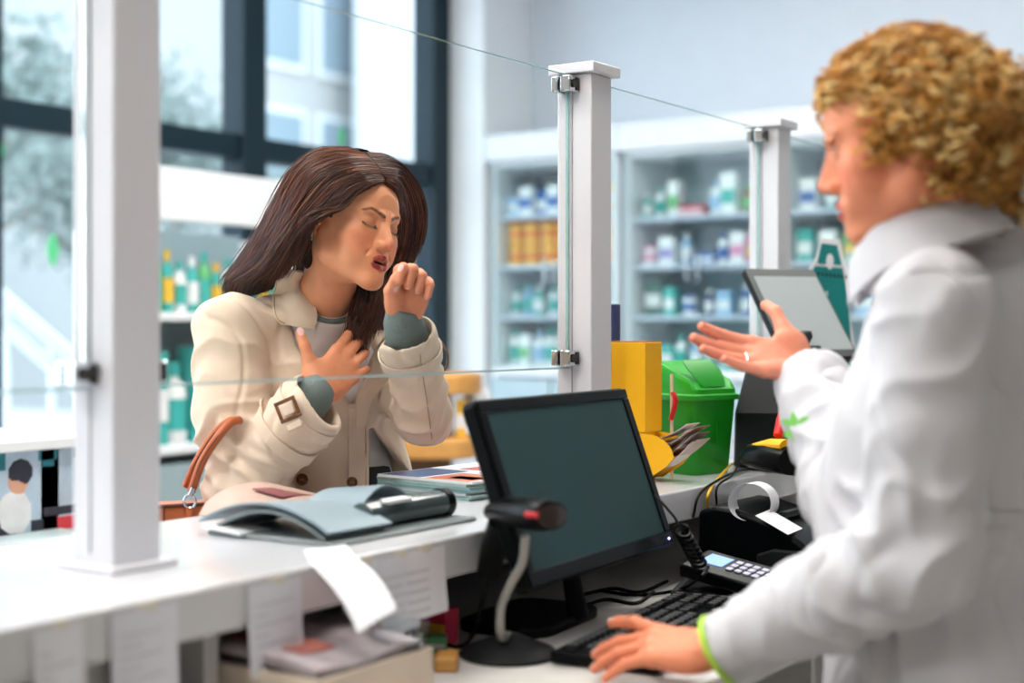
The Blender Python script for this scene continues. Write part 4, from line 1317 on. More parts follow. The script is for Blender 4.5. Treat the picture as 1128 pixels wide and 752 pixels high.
# ------------------------------------------------------------------ things on the low shelf, lower left
m_kraft = mat('pale_card', (214, 200, 182), .7, vary=.1)
kb0 = thing('cardboard_box', 'pale open cardboard box on the low desk under the counter', 'box', (1.26, 1.19, DZ))
bxa, bxb, bya, byb = 1.162, 1.365, 1.04, 1.34
bb = MB()
for lo, hi in (((bxa, bya, DZ), (bxb, byb, DZ + .004)), ((bxa, bya, DZ + .004), (bxa + .004, byb, DZ + .062)), ((bxb - .004, bya, DZ + .004), (bxb, byb, DZ + .062)), ((bxa + .004, bya, DZ + .004), (bxb - .004, bya + .004, DZ + .062)), ((bxa + .004, byb - .004, DZ + .004), (bxb - .004, byb, DZ + .062))):
    bb.box(lo, hi)
bb.build('box_body', m_kraft, kb0, smooth=False)
m_news = mat('newsprint', (182, 172, 176), .6, vary=.35, vscale=22)
for k in range(3):
    lb_ = ['lowest', 'middle', 'upper'][k] + ' folded newspaper lying in the pale cardboard box'
    t = thing('newspaper', lb_, 'newspaper', (1.26, 1.19, DZ + .01 + .018 * k))
    MB().sheet(lambda u, v: (1.170 + .187 * u, 1.05 + .28 * v, DZ + .020 + .021 * k + .012 * math.sin(PI * v) + .004 * math.sin(7 * u + k)), 10, 10, .014).build('folded_pages', m_news, t, bevel=.003)
    MB().sheet(lambda u, v: (1.201 + .0623 * u, 1.103 + .129 * v, DZ + .0282 + .021 * k + .012 * math.sin(PI * (.19 + .46 * v)) + .004 * math.sin(7 * (.167 + .333 * u) + k)), 4, 6, .0012).build('printed_picture', mat('news_red', (196, 120, 108), .6, vary=.3, vscale=20), t)
tg = on_z(440, 768, DZ)
g2 = thing('drinking_glass', 'clear drinking glass on the desk left of the scanner stand', 'glass', (tg[0], tg[1], DZ))
m_tg = mat('tumbler_glass', (235, 242, 245), .03, trans=1.0, ior=1.45)
MB().lathe([(.026, 0), (.030, .004), (.036, .09), (.0342, .09), (.028, .008), (.001, .007)], 32, Matrix.Translation((tg[0], tg[1], DZ))).build('tumbler', m_tg, g2)
m_tgo = None
for k, (cc, px, py, w, h, lab) in enumerate((('red', 487, 708, .035, .05, 'small red carton in the dark recess under the counter'), ('blue', 470, 702, .02, .045, 'thin blue carton beside the red one under the counter'), ('green', 480, 716, .03, .02, 'small green carton lying in front of the red one'))):
    p = on_z(px, py, DZ)
    product('carton', cc, 'white' if cc != 'red' else 'yellow', w, h, .03, (p[0], p[1], DZ), lab, None, .3 * k)
p = on_z(492, 735, DZ)
tag(MB().box((-.03, -.015, 0), (.03, .015, .018), Matrix.Translation((p[0], p[1], DZ)) @ Matrix.Rotation(.6, 4, 'Z')).build('wooden_block', m_wood, bevel=.003), 'small orange wooden block on the desk left of the scanner base', 'block')
# ================================================================== PEOPLE: builders
def lerp(a, b, t): return np.asarray(a) * (1 - t) + np.asarray(b) * t


def sstep(x, a, b):
    t = np.clip((x - a) / (b - a), 0, 1); return t * t * (3 - 2 * t)


def seg_d(P, pts):
    """distance of points to a polyline"""
    D = np.full(len(P), 9.0)
    for a, b in zip(pts[:-1], pts[1:]):
        a, b = np.array(a, float), np.array(b, float); ba = b - a
        t = np.clip(((P - a) @ ba) / (ba @ ba + 1e-12), 0, 1)[:, None]
        D = np.minimum(D, np.linalg.norm(P - a - t * ba, axis=1))
    return D


def head_mesh(o):
    """head in its own frame: x to the person's right, y forward, z up, origin at eye level between the ears"""
    h = o.get('h', .0016)
    s = SDF((-.088, -.125, -.20), (.088, .132, .13), h)
    s.ell((0, -.010, .030), (.0725, .094, .083), 0)
    s.ell((0, .040, .030), (.058, .050, .052), .03)
    s.ell((0, .046, -.030), (.054, .042, .062), .03)
    s.ell((0, .030, -.060), (.048, .048, .050), .02)
    jw = o.get('jaw', 1.0)
    for q in (1, -1):
        s.cap((q * .056 * jw, -.002, -.030), (q * .050 * jw, .008, -.066), .014, .013, .022)
        s.cap((q * .050 * jw, .008, -.066), (q * .012, .074, -.104), .014, .014, .024)
        s.ell((q * .043, .058, -.026), (.021, .021, .017), .022)                      # cheekbone
        s.ell((q * .036, .062, -.055), (.020, .020, .022), .022)                      # cheek
        s.cap((q * .010, .089, .017 - o.get('frown', 0)), (q * .044, .074, .021), .0075, .006, .012)
    s.ell((0, .083, -.103), (.018, .014, .013), .016)                                 # chin
    s.ell((0, .078, -.070), (.030, .020, .026), .016)                                 # mouth mound
    # nose
    s.cap((0, .0820, .004), (0, .0920, -.034), .0085, .0135, .008)
    s.cap((0, .0875, .006), (0, .1075, -.030), .0068, .0080, .008)
    s.ell((0, .1085, -.0365), (.0098, .0095, .0088), .006)
    for q in (1, -1):
        s.ell((q * .0115, .0985, -.0405), (.0068, .0095, .0068), .006)
        s.ell((q * .0065, .1035, -.0470), (.0034, .0052, .0030), .002, 's')
        s.ell((q * .033, .093, .001), (.017, .011, .0105), .010, 's')                  # socket
        if o['eyes'] == 'closed':
            s.ell((q * .0315, .0745, -.0015), (.0155, .0130, .0118), .004)
            s.chain([(q * .0175, .0845, -.0060), (q * .025, .0885, -.0085), (q * .033, .0888, -.0092), (q * .041, .0850, -.0078), (q * .0465, .079, -.0052)], [.0007] * 5, .0012, 's')
            s.chain([(q * .018, .0850, .0055), (q * .030, .0885, .0088), (q * .042, .084, .0075)], [.0006] * 3, .002, 's')
        else:
            s.ell((q * .0315, .0755, -.0005), (.0135, .0128, .0118), .003)
            s.chain([(q * .0185, .0835, .0020), (q * .026, .0885, .0058), (q * .034, .0885, .0062), (q * .0445, .080, .0022)], [.0022] * 4, .002)
            s.chain([(q * .0185, .0830, -.0025), (q * .028, .0875, -.0065), (q * .036, .0865, -.0062), (q * .0445, .079, -.0015)], [.0018] * 4, .003)
            s.ell((q * .034, .088, .0125), (.012, .0045, .0045), .006)
    if o.get('frown', 0) > 0:
        s.cap((.0035, .0955, .006), (.005, .0935, .022), .0010, .0008, .003, 's')
        s.cap((-.0035, .0955, .006), (-.005, .0935, .022), .0010, .0008, .003, 's')
        for q in (1, -1):
            s.chain([(q * .018, .098, -.040), (q * .029, .088, -.056), (q * .033, .080, -.070)], [.0012, .0012, .0008], .006, 's')
    op = o.get('open', 0.0)
    ml = -.0690
    wl = o.get('lipw', .0235)
    up = [(-wl, .0840, ml), (-wl * .55, .0940, ml + .0030 + op * .3), (-.0045, .0985, ml + .0058 + op * .4), (0, .0985, ml + .0048 + op * .4), (.0045, .0985, ml + .0058 + op * .4), (wl * .55, .0940, ml + .0030 + op * .3), (wl, .0840, ml)]
    lo = [(-wl, .0835, ml - .0010), (-wl * .55, .0925, ml - .0060 - op * .8), (0, .0965, ml - .0085 - op), (wl * .55, .0925, ml - .0060 - op * .8), (wl, .0835, ml - .0010)]
    s.chain(up, [.0022, .0042, .0045, .0040, .0045, .0042, .0022], .003)
    s.chain(lo, [.0022, .0046, .0055, .0046, .0022], .003)
    s.ell((0, .098, ml - .0012 - op * .3), (wl * (.85 if op else .95), .0115 if op else .0045, .0009 + op * .62), .0012, 's')
    s.cap((0, .1005, -.0485), (0, .1005, -.0585), .0022, .0026, .003, 's')
    # ears
    for q in (1, -1):
        c = np.array([q * .0735, -.010, -.008])
        ax1, ax2 = np.array([q * .35, -.25, 0]), np.array([0, 0, 1.0])
        def ep(a, r1, r2, out=0):
            t = math.radians(a)
            return c + np.array([q * .010 + q * out, -r1 * math.cos(t) * .9 - .004 * math.sin(t), r2 * math.sin(t)])
        s.ell(c + [q * .004, -.002, 0], (.006, .014, .024), .006)
        s.chain([ep(a, .0175, .029, .004 * math.sin(math.radians(max(a, 0)))) for a in (200, 160, 120, 80, 40, 0, -35, -60)], [.0025, .003, .0036, .0040, .0042, .0042, .0038, .004], .003)
        s.ell(c + [q * .008, .004, -.028], (.0048, .0075, .0085), .005)
        s.chain([ep(a, .010, .017, .001) for a in (120, 80, 30, -20, -60)], [.002, .0026, .0028, .0028, .002], .003)
        s.ell(c + [q * .012, .002, -.004], (.006, .0065, .010), .003, 's')
        s.cap(c + np.array([q * .008, .0135, -.010]), c + np.array([q * .008, .0125, -.002]), .0036, .003, .004)
    # neck
    nb = np.array(o['neck'], float)
    nr = o.get('nr', .051)
    s.cap((0, -.022, -.050), lerp((0, -.022, -.050), nb, .55), nr, nr * .98, .030)
    s.cap(lerp((0, -.022, -.050), nb, .55), nb, nr * .98, nr * 1.12, .02)
    for q in (1, -1):
        s.cap((q * .050, -.016, -.045), lerp((q * .050, -.016, -.045), nb + np.array([q * .010, .028, 0]), .92), .012, .009, .016)
    P, Fc = s.mesh()
    P = smooth_verts(P, Fc, 2, .5)
    # colours
    base = np.array(lin(o['skin'])[:3]); lip = np.array(lin(o['lip'])[:3]); dark = np.array(lin(o['brow'])[:3]); bl = np.array(lin(o['blush'])[:3])
    n = len(P)
    C_ = np.tile(base, (n, 1))
    front = sstep(P[:, 1], .05, .08)
    w = np.zeros(n)
    for q in (1, -1):
        w = np.maximum(w, np.exp(-(((P[:, 0] - q * .042) / .022) ** 2 + ((P[:, 2] + .036) / .02) ** 2 + ((P[:, 1] - .066) / .04) ** 2)))
    w = np.maximum(w, .8 * np.exp(-(((P[:, 0]) / .012) ** 2 + ((P[:, 2] + .038) / .012) ** 2 + ((P[:, 1] - .108) / .02) ** 2)))
    C_ = C_ * (1 - .55 * w[:, None]) + bl * .55 * w[:, None]
    nz = vnoise(P, 90, 5)
    C_ *= (1 + .05 * nz)[:, None]
    d = np.minimum(seg_d(P, up) - .0045, seg_d(P, lo) - .0054)
    w = 1 - sstep(d, -.0003, .0010)
    C_ = C_ * (1 - w[:, None]) + lip * w[:, None]
    inm = (1 - sstep(np.sqrt((P[:, 0] / (wl * .8)) ** 2 + ((P[:, 2] - (ml - .0012 - op * .3)) / (.0012 + op * .62)) ** 2 + ((P[:, 1] - .084) / .0095) ** 2), .85, 1.05)) if op else 0 * w
    C_ = C_ * (1 - inm[:, None]) + np.array(lin((70, 24, 24))[:3]) * inm[:, None]
    for q in (1, -1):
        if o['eyes'] == 'closed':
            d = seg_d(P, [(q * .0175, .0855, -.0060), (q * .025, .0890, -.0085), (q * .033, .0893, -.0092), (q * .041, .0855, -.0078), (q * .0475, .079, -.0045)])
            w = 1 - sstep(d, .0009, .0019)
            C_ = C_ * (1 - w[:, None]) + np.array(lin((40, 22, 20))[:3]) * w[:, None]
            w = .35 * np.exp(-(((P[:, 0] - q * .033) / .015) ** 2 + ((P[:, 2] + .001) / .008) ** 2)) * front
            C_ = C_ * (1 - w[:, None]) + np.array(lin((150, 88, 66))[:3]) * w[:, None]
        else:
            e = np.sqrt(((P[:, 0] - q * .0318) / .0115) ** 2 + ((P[:, 2] - .0002) / .0032) ** 2)
            w = (1 - sstep(e, .85, 1.05)) * front
            C_ = C_ * (1 - w[:, None]) + np.array(lin((196, 178, 170))[:3]) * w[:, None]
            e = np.sqrt((P[:, 0] - q * .0318) ** 2 + (P[:, 2] - .0) ** 2)
            w2 = w * (1 - sstep(e, .0048, .0056))
            C_ = C_ * (1 - w2[:, None]) + np.array(lin((70, 60, 46))[:3]) * w2[:, None]
            d = seg_d(P, [(q * .0185, .0855, .0030), (q * .026, .090, .0062), (q * .034, .090, .0066), (q * .0455, .081, .0026)])
            w = (1 - sstep(d, .0010, .0024)) * .85
            C_ = C_ * (1 - w[:, None]) + np.array(lin((60, 36, 30))[:3]) * w[:, None]
        fr = o.get('frown', 0)
        bp = [(q * .011, .093, .0165 - fr), (q * .024, .093, .0205 - fr * .4), (q * .038, .084, .0225), (q * .050, .072, .0175)]
        d = seg_d(P[:, [0, 2]] @ np.array([[1, 0, 0], [0, 0, 1]]), [(b[0], 0, b[2]) for b in bp])
        th = .0042 - .0022 * np.clip((np.abs(P[:, 0]) - .012) / .04, 0, 1)
        st = vnoise(P, (900, 300, 500), 9)
        w = (1 - sstep(d, th * .6, th * 1.15)) * front ** .5 * (.80 + .25 * st) * (P[:, 1] > .05)
        w = np.clip(w, 0, 1)
        C_ = C_ * (1 - w[:, None]) + dark * w[:, None]
    return P, Fc, C_


def finger_pts(base, yaw, fl, ln):
    """base knuckle, yaw spread (deg), flexions (deg) towards -z, segment lengths"""
    p = np.array(base, float); pts = [p]; dirs = []
    a = 0
    yw = math.radians(yaw)
    for f, l in zip(fl, ln):
        a += math.radians(f)
        d = np.array([math.sin(yw) * math.cos(a), math.cos(yw) * math.cos(a), -math.sin(a)])
        p = p + d * l; pts.append(p); dirs.append(d)
    return pts, dirs


def hand_mesh(o):
    """left hand frame: x to the thumb, y along the fingers, z out of the back of the hand; origin at the wrist"""
    h = o.get('h', .00125)
    sc_ = o.get('scale', 1.0)
    s = SDF((-.075, -.085, -.10), (.105, .20, .055), h)
    s.cap((0, -.018, 0), (0, .002, 0), .0235, .0235, 0, flat=.74, fax=(0, 0, 1))
    KN = [(.027, .086, .003), (.0085, .091, .005), (-.0105, .087, .0035), (-.0285, .077, 0)]
    cup = o.get('cup', 0.0)
    KN = [(x, y, z - cup * (.004 if i in (0, 2) else 0) - cup * (.012 if i == 3 else 0)) for i, (x, y, z) in enumerate(KN)]
    for i, kpt in enumerate(KN):
        st = np.array([kpt[0] * .55, .008, 0])
        s.cap(st, np.array(kpt) + [0, -.004, -.002], .0135, .0108, .014, flat=.95, fax=(0, 0, 1))
    s.ell((0, .045, -.003), (.030, .040, .0115), .012)
    s.ell((-.024, .034, -.0085), (.0125, .030, .0115), .010)
    LN = [(.041, .025, .021), (.045, .028, .022), (.041, .026, .022), (.033, .020, .019)]
    R0 = [(.0100, .0088, .0078, .0066), (.0100, .0090, .0080, .0068), (.0096, .0084, .0075, .0064), (.0086, .0074, .0067, .0057)]
    nails = []; ring = None
    for i in range(4):
        pts, dirs = finger_pts(KN[i], o['yaw'][i], o['fl'][i], LN[i])
        r = np.array(R0[i]) * o.get('thick', .95)
        s.cap(pts[0], pts[1], r[0], r[1], .007)
        s.cap(pts[1], pts[2], r[1] * 1.03, r[2], .0025)
        s.cap(pts[2], pts[3] - dirs[2] * r[3] * .9, r[2] * 1.02, r[3], .0025)
        # nail
        d = dirs[2]; a = math.radians(sum(o['fl'][i])); yw = math.radians(o['yaw'][i])
        nrm = np.array([math.sin(yw) * math.sin(a), math.cos(yw) * math.sin(a), math.cos(a)])
        nc = pts[3] - d * r[3] * 1.15 + nrm * r[3] * .72
        nails.append((nc, d, nrm, r[3] * .80, r[3] * 1.1))
        if o.get('ring') == i: ring = (lerp(pts[0], pts[1], .45), pts[1] - pts[0], r[0] * .98)
    T = [np.array(p, float) for p in o['thumb']]
    s.cap(T[0], T[1], .0150, .0115, .016)
    s.ell(lerp(T[0], T[1], .5) + np.array([-.004, 0, -.003]), (.014, .024, .012), .012)
    s.cap(T[1], T[2], .0112, .0095, .005)
    s.cap(T[2], T[3], .0096, .0078, .0025)
    d = (T[3] - T[2]) / np.linalg.norm(T[3] - T[2])
    tn = np.array(o['tnail'], float); tn = tn - d * (tn @ d); tn /= np.linalg.norm(tn)
    nails.append((T[3] + d * .0005 + tn * .0060, d, tn, .0066, .0088))
    for nc, d, nrm, w, l in nails:
        sd = np.cross(d, nrm)
        s.ell(nc, (w, l, .0022), .0008, R=np.stack([sd, d, nrm], 1))
    P, Fc = s.mesh()
    P = smooth_verts(P, Fc, 2, .5)
    base = np.array(lin(o['skin'])[:3]); pk = np.array(lin(o['palm'])[:3]); nl = np.array(lin(o.get('nail', (232, 190, 184)))[:3])
    C_ = np.tile(base, (len(P), 1))
    w = .5 * sstep(-P[:, 2], -.002, .012) * sstep(P[:, 1], -.01, .03)
    C_ = C_ * (1 - w[:, None]) + pk * w[:, None]
    for i in range(4):
        pts, dirs = finger_pts(KN[i], o['yaw'][i], o['fl'][i], LN[i])
        for p in pts[:3]:
            w = .35 * np.exp(-(np.linalg.norm(P - p, axis=1) / .010) ** 2)
            C_ = C_ * (1 - w[:, None]) + pk * .92 * w[:, None]
    C_ *= (1 + .05 * vnoise(P, 120, 3))[:, None]
    for nc, d, nrm, w_, l in nails:
        q = P - nc
        sd = np.cross(d, nrm)
        e = np.sqrt(((q @ sd) / (w_ * .95)) ** 2 + ((q @ d) / (l * .95)) ** 2)
        w = (1 - sstep(e, .8, 1.0)) * (q @ nrm > -.0018)
        C_ = C_ * (1 - w[:, None]) + nl * w[:, None]
    return P * sc_, Fc, C_, ring


def xform(P, M):
    M = np.array(M)
    return P @ M[:3, :3].T + M[:3, 3]


def merge(parts):
    Ps, Fs, Cs = [], [], []; n = 0
    for P, Fc, C_ in parts:
        Ps.append(P); Fs.append(Fc + n); Cs.append(C_); n += len(P)
    return np.concatenate(Ps), np.concatenate(Fs), np.concatenate(Cs)


def poly_sd(q, poly):
    """signed distance of 2-D points to a polygon (negative inside)"""
    poly = np.array(poly, float); d = np.full(len(q), 1e9); s_ = np.ones(len(q)); n = len(poly)
    for i in range(n):
        a, b = poly[i], poly[i - 1]
        e = b - a; w = q - a
        t = np.clip((w @ e) / (e @ e), 0, 1)[:, None]
        r = w - t * e; d = np.minimum(d, (r * r).sum(1))
        c1 = q[:, 1] >= a[1]; c2 = q[:, 1] < b[1]; c3 = e[0] * w[:, 1] > e[1] * w[:, 0]
        s_ = np.where((c1 & c2 & c3) | (~c1 & ~c2 & ~c3), -s_, s_)
    return np.sqrt(d) * s_


def cut_poly(s, poly, dmax, k=.004):
    """cut an opening whose outline, seen from the customer side of the counter, follows poly, to depth dmax"""
    idx = np.argwhere(s.V < .035)
    P = s.lo + s.h * idx
    q = proj(P)
    sd = poly_sd(q[:, :2], poly) * q[:, 2] / FPX
    sd = np.maximum(sd, (q[:, 2] - dmax))
    v = s.V[idx[:, 0], idx[:, 1], idx[:, 2]]
    h = np.maximum(k - np.abs(v + sd), 0) / k
    s.V[idx[:, 0], idx[:, 1], idx[:, 2]] = np.maximum(v, -sd) + h * h * k * .25


def folds(P, N, limbs, amp=.004, seed=0):
    d = vnoise(P, 8, seed) * amp + vnoise(P, (17, 17, 10), seed + 3) * amp * .6
    w_ = vnoise(P + .06 * np.stack([vnoise(P, 7, seed + 20), vnoise(P, 7, seed + 21), vnoise(P, 7, seed + 22)], 1), (14, 14, 6), seed + 9)
    d += -amp * 1.0 * np.exp(-(w_ / .12) ** 2)
    for a, b, A, fr, tw, c, sg, rad in limbs:
        a, b = np.array(a), np.array(b); ba = b - a; L = np.linalg.norm(ba); u = ba / L
        t = (P - a) @ u
        r = P - a - t[:, None] * u; dist = np.linalg.norm(r, axis=1)
        e1 = np.cross(u, [0.3, .2, .9]); e1 /= np.linalg.norm(e1); e2 = np.cross(u, e1)
        ph = np.arctan2(r @ e2, r @ e1)
        w = np.exp(-((t / L - c) / sg) ** 2) * (1 - sstep(dist, rad * 1.2, rad * 1.7))
        x = fr * t + tw * np.sin(ph + 1.0) * 2 + 2.2 * vnoise(P, 13, seed + 6)
        d += A * w * (1 - 2.0 * np.abs(np.sin(x)) ** .8)
    return P + N * d[:, None]


def plane_cut(s, p, n, rad):
    p = np.asarray(p, float); n = np.asarray(n, float); n = n / np.linalg.norm(n)
    sl, g = s.sub(p - rad, p + rad)
    X, Y, Z = g
    d = -((X - p[0]) * n[0] + (Y - p[1]) * n[1] + (Z - p[2]) * n[2])
    r = np.sqrt((X - p[0]) ** 2 + (Y - p[1]) ** 2 + (Z - p[2]) ** 2) - rad * .98
    s.apply(sl, np.maximum(d, r).astype(np.float32), .004, 's')


def ring_pts(c, ax, r1, r2, n, T_, ph0=0, ph1=2 * PI):
    S_ = np.cross(T_, ax); S_ /= np.linalg.norm(S_); Q_ = np.cross(ax, S_)
    return [c + S_ * r1 * math.cos(t) + Q_ * r2 * math.sin(t) for t in np.linspace(ph0, ph1, n)]


def bvh_of(P, Fc):
    return BVHTree.FromPolygons([tuple(p) for p in P.tolist()], Fc.tolist())


def patch(A, B, bvhs, off, nu=8, nv=24, rnd=True):
    """grid of points on the first surface met by view rays between the outlines A and B, lifted by off"""
    A = spline([(x, y, 0) for x, y in A], nv + 1)[:, :2]; B = spline([(x, y, 0) for x, y in B], nv + 1)[:, :2]
    o = Vector((0, 0, CAMZ))
    G = np.full((nv + 1, nu + 1, 3), np.nan); Dd = np.full((nv + 1, nu + 1), np.nan)
    Q = np.zeros((nv + 1, nu + 1, 2))
    for j in range(nv + 1):
        for i in range(nu + 1):
            p = lerp(A[j], B[j], i / nu); Q[j, i] = p
            d = Vector(at(p[0], p[1], 1.0)) - o; d.normalize()
            best = None
            for bv in bvhs:
                hit = bv.ray_cast(o, d)
                if hit[0] is not None and (best is None or hit[3] < best): best = hit[3]
            if best is not None:
                P = o + d * best
                Dd[j, i] = P.x * FX + P.y * FY
    m = np.nanmedian(Dd)
    Dd = np.where(np.isnan(Dd), m, Dd)
    Dd = np.clip(Dd, m - .09, m + .09)
    for _ in range(4):
        E = np.pad(Dd, 1, mode='edge'); Dd = (E[1:-1, 1:-1] * 2 + E[:-2, 1:-1] + E[2:, 1:-1] + E[1:-1, :-2] + E[1:-1, 2:]) / 6
    for j in range(nv + 1):
        for i in range(nu + 1):
            G[j, i] = at(Q[j, i, 0], Q[j, i, 1], Dd[j, i] - (off(i / nu, j / nv) if callable(off) else off))
    return G


def grid_sheet(G, th, name, m, parent, **k):
    nv, nu = G.shape[0] - 1, G.shape[1] - 1
    return MB().sheet(lambda u, v: G[int(round(u * nv)), int(round(v * nu))], nv, nu, th).build(name, m, parent, **k)


m_skin = mat('skin', (220, 160, 130), .48, sub=.12, attr='Col', vary=.04, vscale=120, bump=.05, bscale=500, spec=.4)
m_hair = mat('hair', (70, 40, 30), .38, attr='Col', spec=.42)
m_hairu = mat('hair_under', (70, 40, 30), .8, attr='Col', spec=.1)
m_hairb = mat('hair_curly', (200, 150, 70), .42, attr='Col', spec=.45)
# ================================================================== THE COUGHING WOMAN
wT = -FW * .82 + RT * .57; wT /= np.linalg.norm(wT)
wS = np.cross(wT, UP)                               # towards her right
SKA = dict(skin=(224, 154, 114), lip=(164, 52, 58), brow=(66, 38, 30), blush=(214, 112, 88))
HC = at(385, 247, 2.45)
yw_, pt_, rl_ = math.radians(38), math.radians(3.5), math.radians(10)
f0 = RT * math.cos(yw_) - FW * math.sin(yw_)
hf = f0 * math.cos(pt_) - UP * math.sin(pt_)
hu = UP * math.cos(pt_) + f0 * math.sin(pt_)
hr = np.cross(hf, hu)
hr, hu = hr * math.cos(rl_) + hu * math.sin(rl_), hu * math.cos(rl_) - hr * math.sin(rl_)
HM = frame(HC, hr, y=hf) @ Matrix.Scale(.92, 4)
NB = at(352, 352, 2.53)
nbl = np.array(HM.inverted() @ Vector(NB))
NA = np.array(HM @ Vector((0, -.022, -.050)))
hp_ = head_mesh(dict(SKA, eyes='closed', frown=.0035, open=.0045, neck=nbl, nr=.049, h=.0015))
parts = [(xform(hp_[0], HM), hp_[1], hp_[2])]

shR, elR, wrR = at(250, 362, 2.46), at(264, 538, 2.40), at(349, 432, 2.375)
shL, elL, wrL = at(424, 388, 2.68), at(468, 458, 2.47), at(443, 350, 2.335)
# right hand flat on the chest (mirrored left-hand frame)
yd = at(402, 378, 2.455) - wrR
zd = wT * .9 + UP * .25 - RT * .1
xd = np.cross(yd / np.linalg.norm(yd), zd)          # left-hand x; mirrored below
MR_ = frame(wrR, xd, y=yd) @ Matrix.Diagonal((-1, 1, 1, 1))
hR = hand_mesh(dict(skin=(214, 140, 102), palm=(222, 134, 100), yaw=[5, 1, -4, -10], fl=[(12, 22, 12), (16, 26, 14), (18, 30, 16), (20, 32, 18)],
                    thumb=[(.020, .020, -.006), (.048, .034, -.004), (.071, .047, -.002), (.092, .058, -.002)], tnail=(.3, -.2, 1), scale=.98))
# left fist at the mouth
xdl = -RT * .93 + UP * .22 - FW * .2
ydl = UP * .95 + RT * .12 - FW * .22
ML_ = frame(wrL, xdl, y=ydl)
hL = hand_mesh(dict(skin=(222, 150, 114), palm=(228, 144, 110), yaw=[-2, -1, 1, 3], fl=[(72, 100, 62), (78, 102, 64), (82, 102, 64), (86, 100, 62)], cup=.6,
                    thumb=[(.020, .018, -.010), (.036, .048, -.022), (.034, .074, -.034), (.026, .096, -.040)], tnail=(.75, 0, -.55), scale=.90))
fR = hR[1][:, ::-1]
parts += [(xform(hR[0], MR_), fR, hR[2]), (xform(hL[0], ML_), hL[1], hL[2])]
# body below the clothes
hipc = at(378, 660, 2.64); chc = at(345, 425, 2.585)
legx = .088


def axs(c, s_=0, t=0, u=0): return np.array(c) + wS * s_ + wT * t + UP * u


RTS = np.stack([wS, wT, UP], 1)
FLOORZ = .0


def lower(s, grow, hip, S_, T_, knee_t=.01, rad=1.0, foot=.055):
    for q in (1, -1):
        h0 = hip + S_ * legx * q
        kn = np.array([h0[0], h0[1], .48]) + T_ * knee_t; an = np.array([h0[0], h0[1], .09]) - T_ * .01
        s.cap(h0 + UP * -.03, kn, .078 * rad + grow, .055 * rad + grow, .04)
        s.cap(kn, an, .052 * rad + grow, .036 * rad + grow, .02)


bz = SDF(np.minimum(hipc, chc) + [-.36, -.36, -1.0], np.maximum(hipc, chc) + [.36, .36, .36], .0075)
bz.lo[2] = 0.03
bz = SDF((min(hipc[0], chc[0]) - .34, min(hipc[1], chc[1]) - .34, .03), (max(hipc[0], chc[0]) + .34, max(hipc[1], chc[1]) + .34, 1.42), .0075)
bz.ell(chc, (.125, .085, .15), 0, R=RTS).ell(axs(chc, 0, .0, .07), (.14, .07, .07), .03, R=RTS)
bz.ell(lerp(chc, hipc, .5), (.105, .075, .16), .04, R=RTS).ell(hipc, (.145, .10, .11), .04, R=RTS)
lower(bz, -.006, hipc, wS, wT)
for a, b, c in ((shR, elR, wrR), (shL, elL, wrL)):
    bz.cap(a, b, .040, .034, .03).cap(b, lerp(b, c, .93), .034, .022, .01)
bz.cap(axs(chc, 0, -.01, .12), lerp(NB, HC, .25), .055, .045, .03)
P_, F_ = bz.mesh(); P_ = smooth_verts(P_, F_, 1)
parts.append((P_, F_, np.tile(np.array(lin(SKA['skin'])[:3]), (len(P_), 1))))
PA, FA, CA = merge(parts)
woman = thing('person', 'woman with long dark hair in beige trench coat coughing into her fist', 'person', (hipc[0], hipc[1], 0))
link('body', big_mesh('body', PA, FA, True, CA), m_skin, woman)

# ---- sweater, trousers, shoes
m_swt = mat('sweater_white', (226, 224, 224), .8, bump=.15, bscale=300, sheen=.2)
m_swg = mat('sweater_grey', (112, 124, 122), .85, bump=.3, bscale=260)
m_trs = mat('trousers_dark', (40, 42, 44), .8, bump=.1, bscale=400)
m_shoe = mat('shoe_black', (26, 24, 24), .35)
s = SDF((min(hipc[0], chc[0]) - .3, min(hipc[1], chc[1]) - .3, hipc[2] - .06), (max(hipc[0], chc[0]) + .3, max(hipc[1], chc[1]) + .3, 1.45), .005)
s.ell(chc, (.135, .095, .16), 0, R=RTS).ell(axs(chc, 0, .0, .07), (.15, .08, .075), .03, R=RTS)
s.ell(axs(chc, .055, .065, -.0), (.05, .045, .05), .03, R=RTS).ell(axs(chc, -.055, .065, -.0), (.05, .045, .05), .03, R=RTS)
s.ell(lerp(chc, hipc, .5), (.128, .090, .17), .04, R=RTS).ell(hipc, (.15, .108, .10), .04, R=RTS)
s.cap(axs(chc, 0, .005, .12), NB, .074, .066, .03).cap(NB, lerp(NB, NA, .75), .062, .058, .02)
nd = (NA - NB) / np.linalg.norm(NA - NB); nax = nd * .85 + wT * .35; nax /= np.linalg.norm(nax); nkc = lerp(NB, NA, .34)
plane_cut(s, nkc, nax, .12)
P_, F_ = s.mesh(); P_ = smooth_verts(P_, F_, 1)
link('sweater', big_mesh('sweater', P_, F_), m_swt, woman)
sw_bvh = bvh_of(P_, F_)
# grey neckband
MB().tube(ring_pts(nkc, nax, .0585, .0585, 49, wT), .0055, 8, cap=False).build('neckband', m_swg, woman)
for (el, wr, nm) in ((elR, wrR, 'R'), (elL, wrL, 'L')):
    ax_ = (wr - el) / np.linalg.norm(wr - el)
    yh = np.array((MR_ if nm == 'R' else ML_).col[1])[:3]; yh /= np.linalg.norm(yh)
    MB().tube([wr - ax_ * .085, wr - ax_ * .06, wr - ax_ * .03, wr - ax_ * .006, wr + yh * .008, wr + yh * .014], [.038, .037, .036, .0335, .0305, .0280], 28, flat=.9, up=wT).build('sweater_cuff', m_swg, woman)
s = SDF((hipc[0] - .34, hipc[1] - .34, .06), (hipc[0] + .34, hipc[1] + .34, 1.12), .0065)
s.ell(hipc, (.158, .116, .115), 0, R=RTS); lower(s, .010, hipc, wS, wT)
wsc = lerp(hipc, chc, .62)
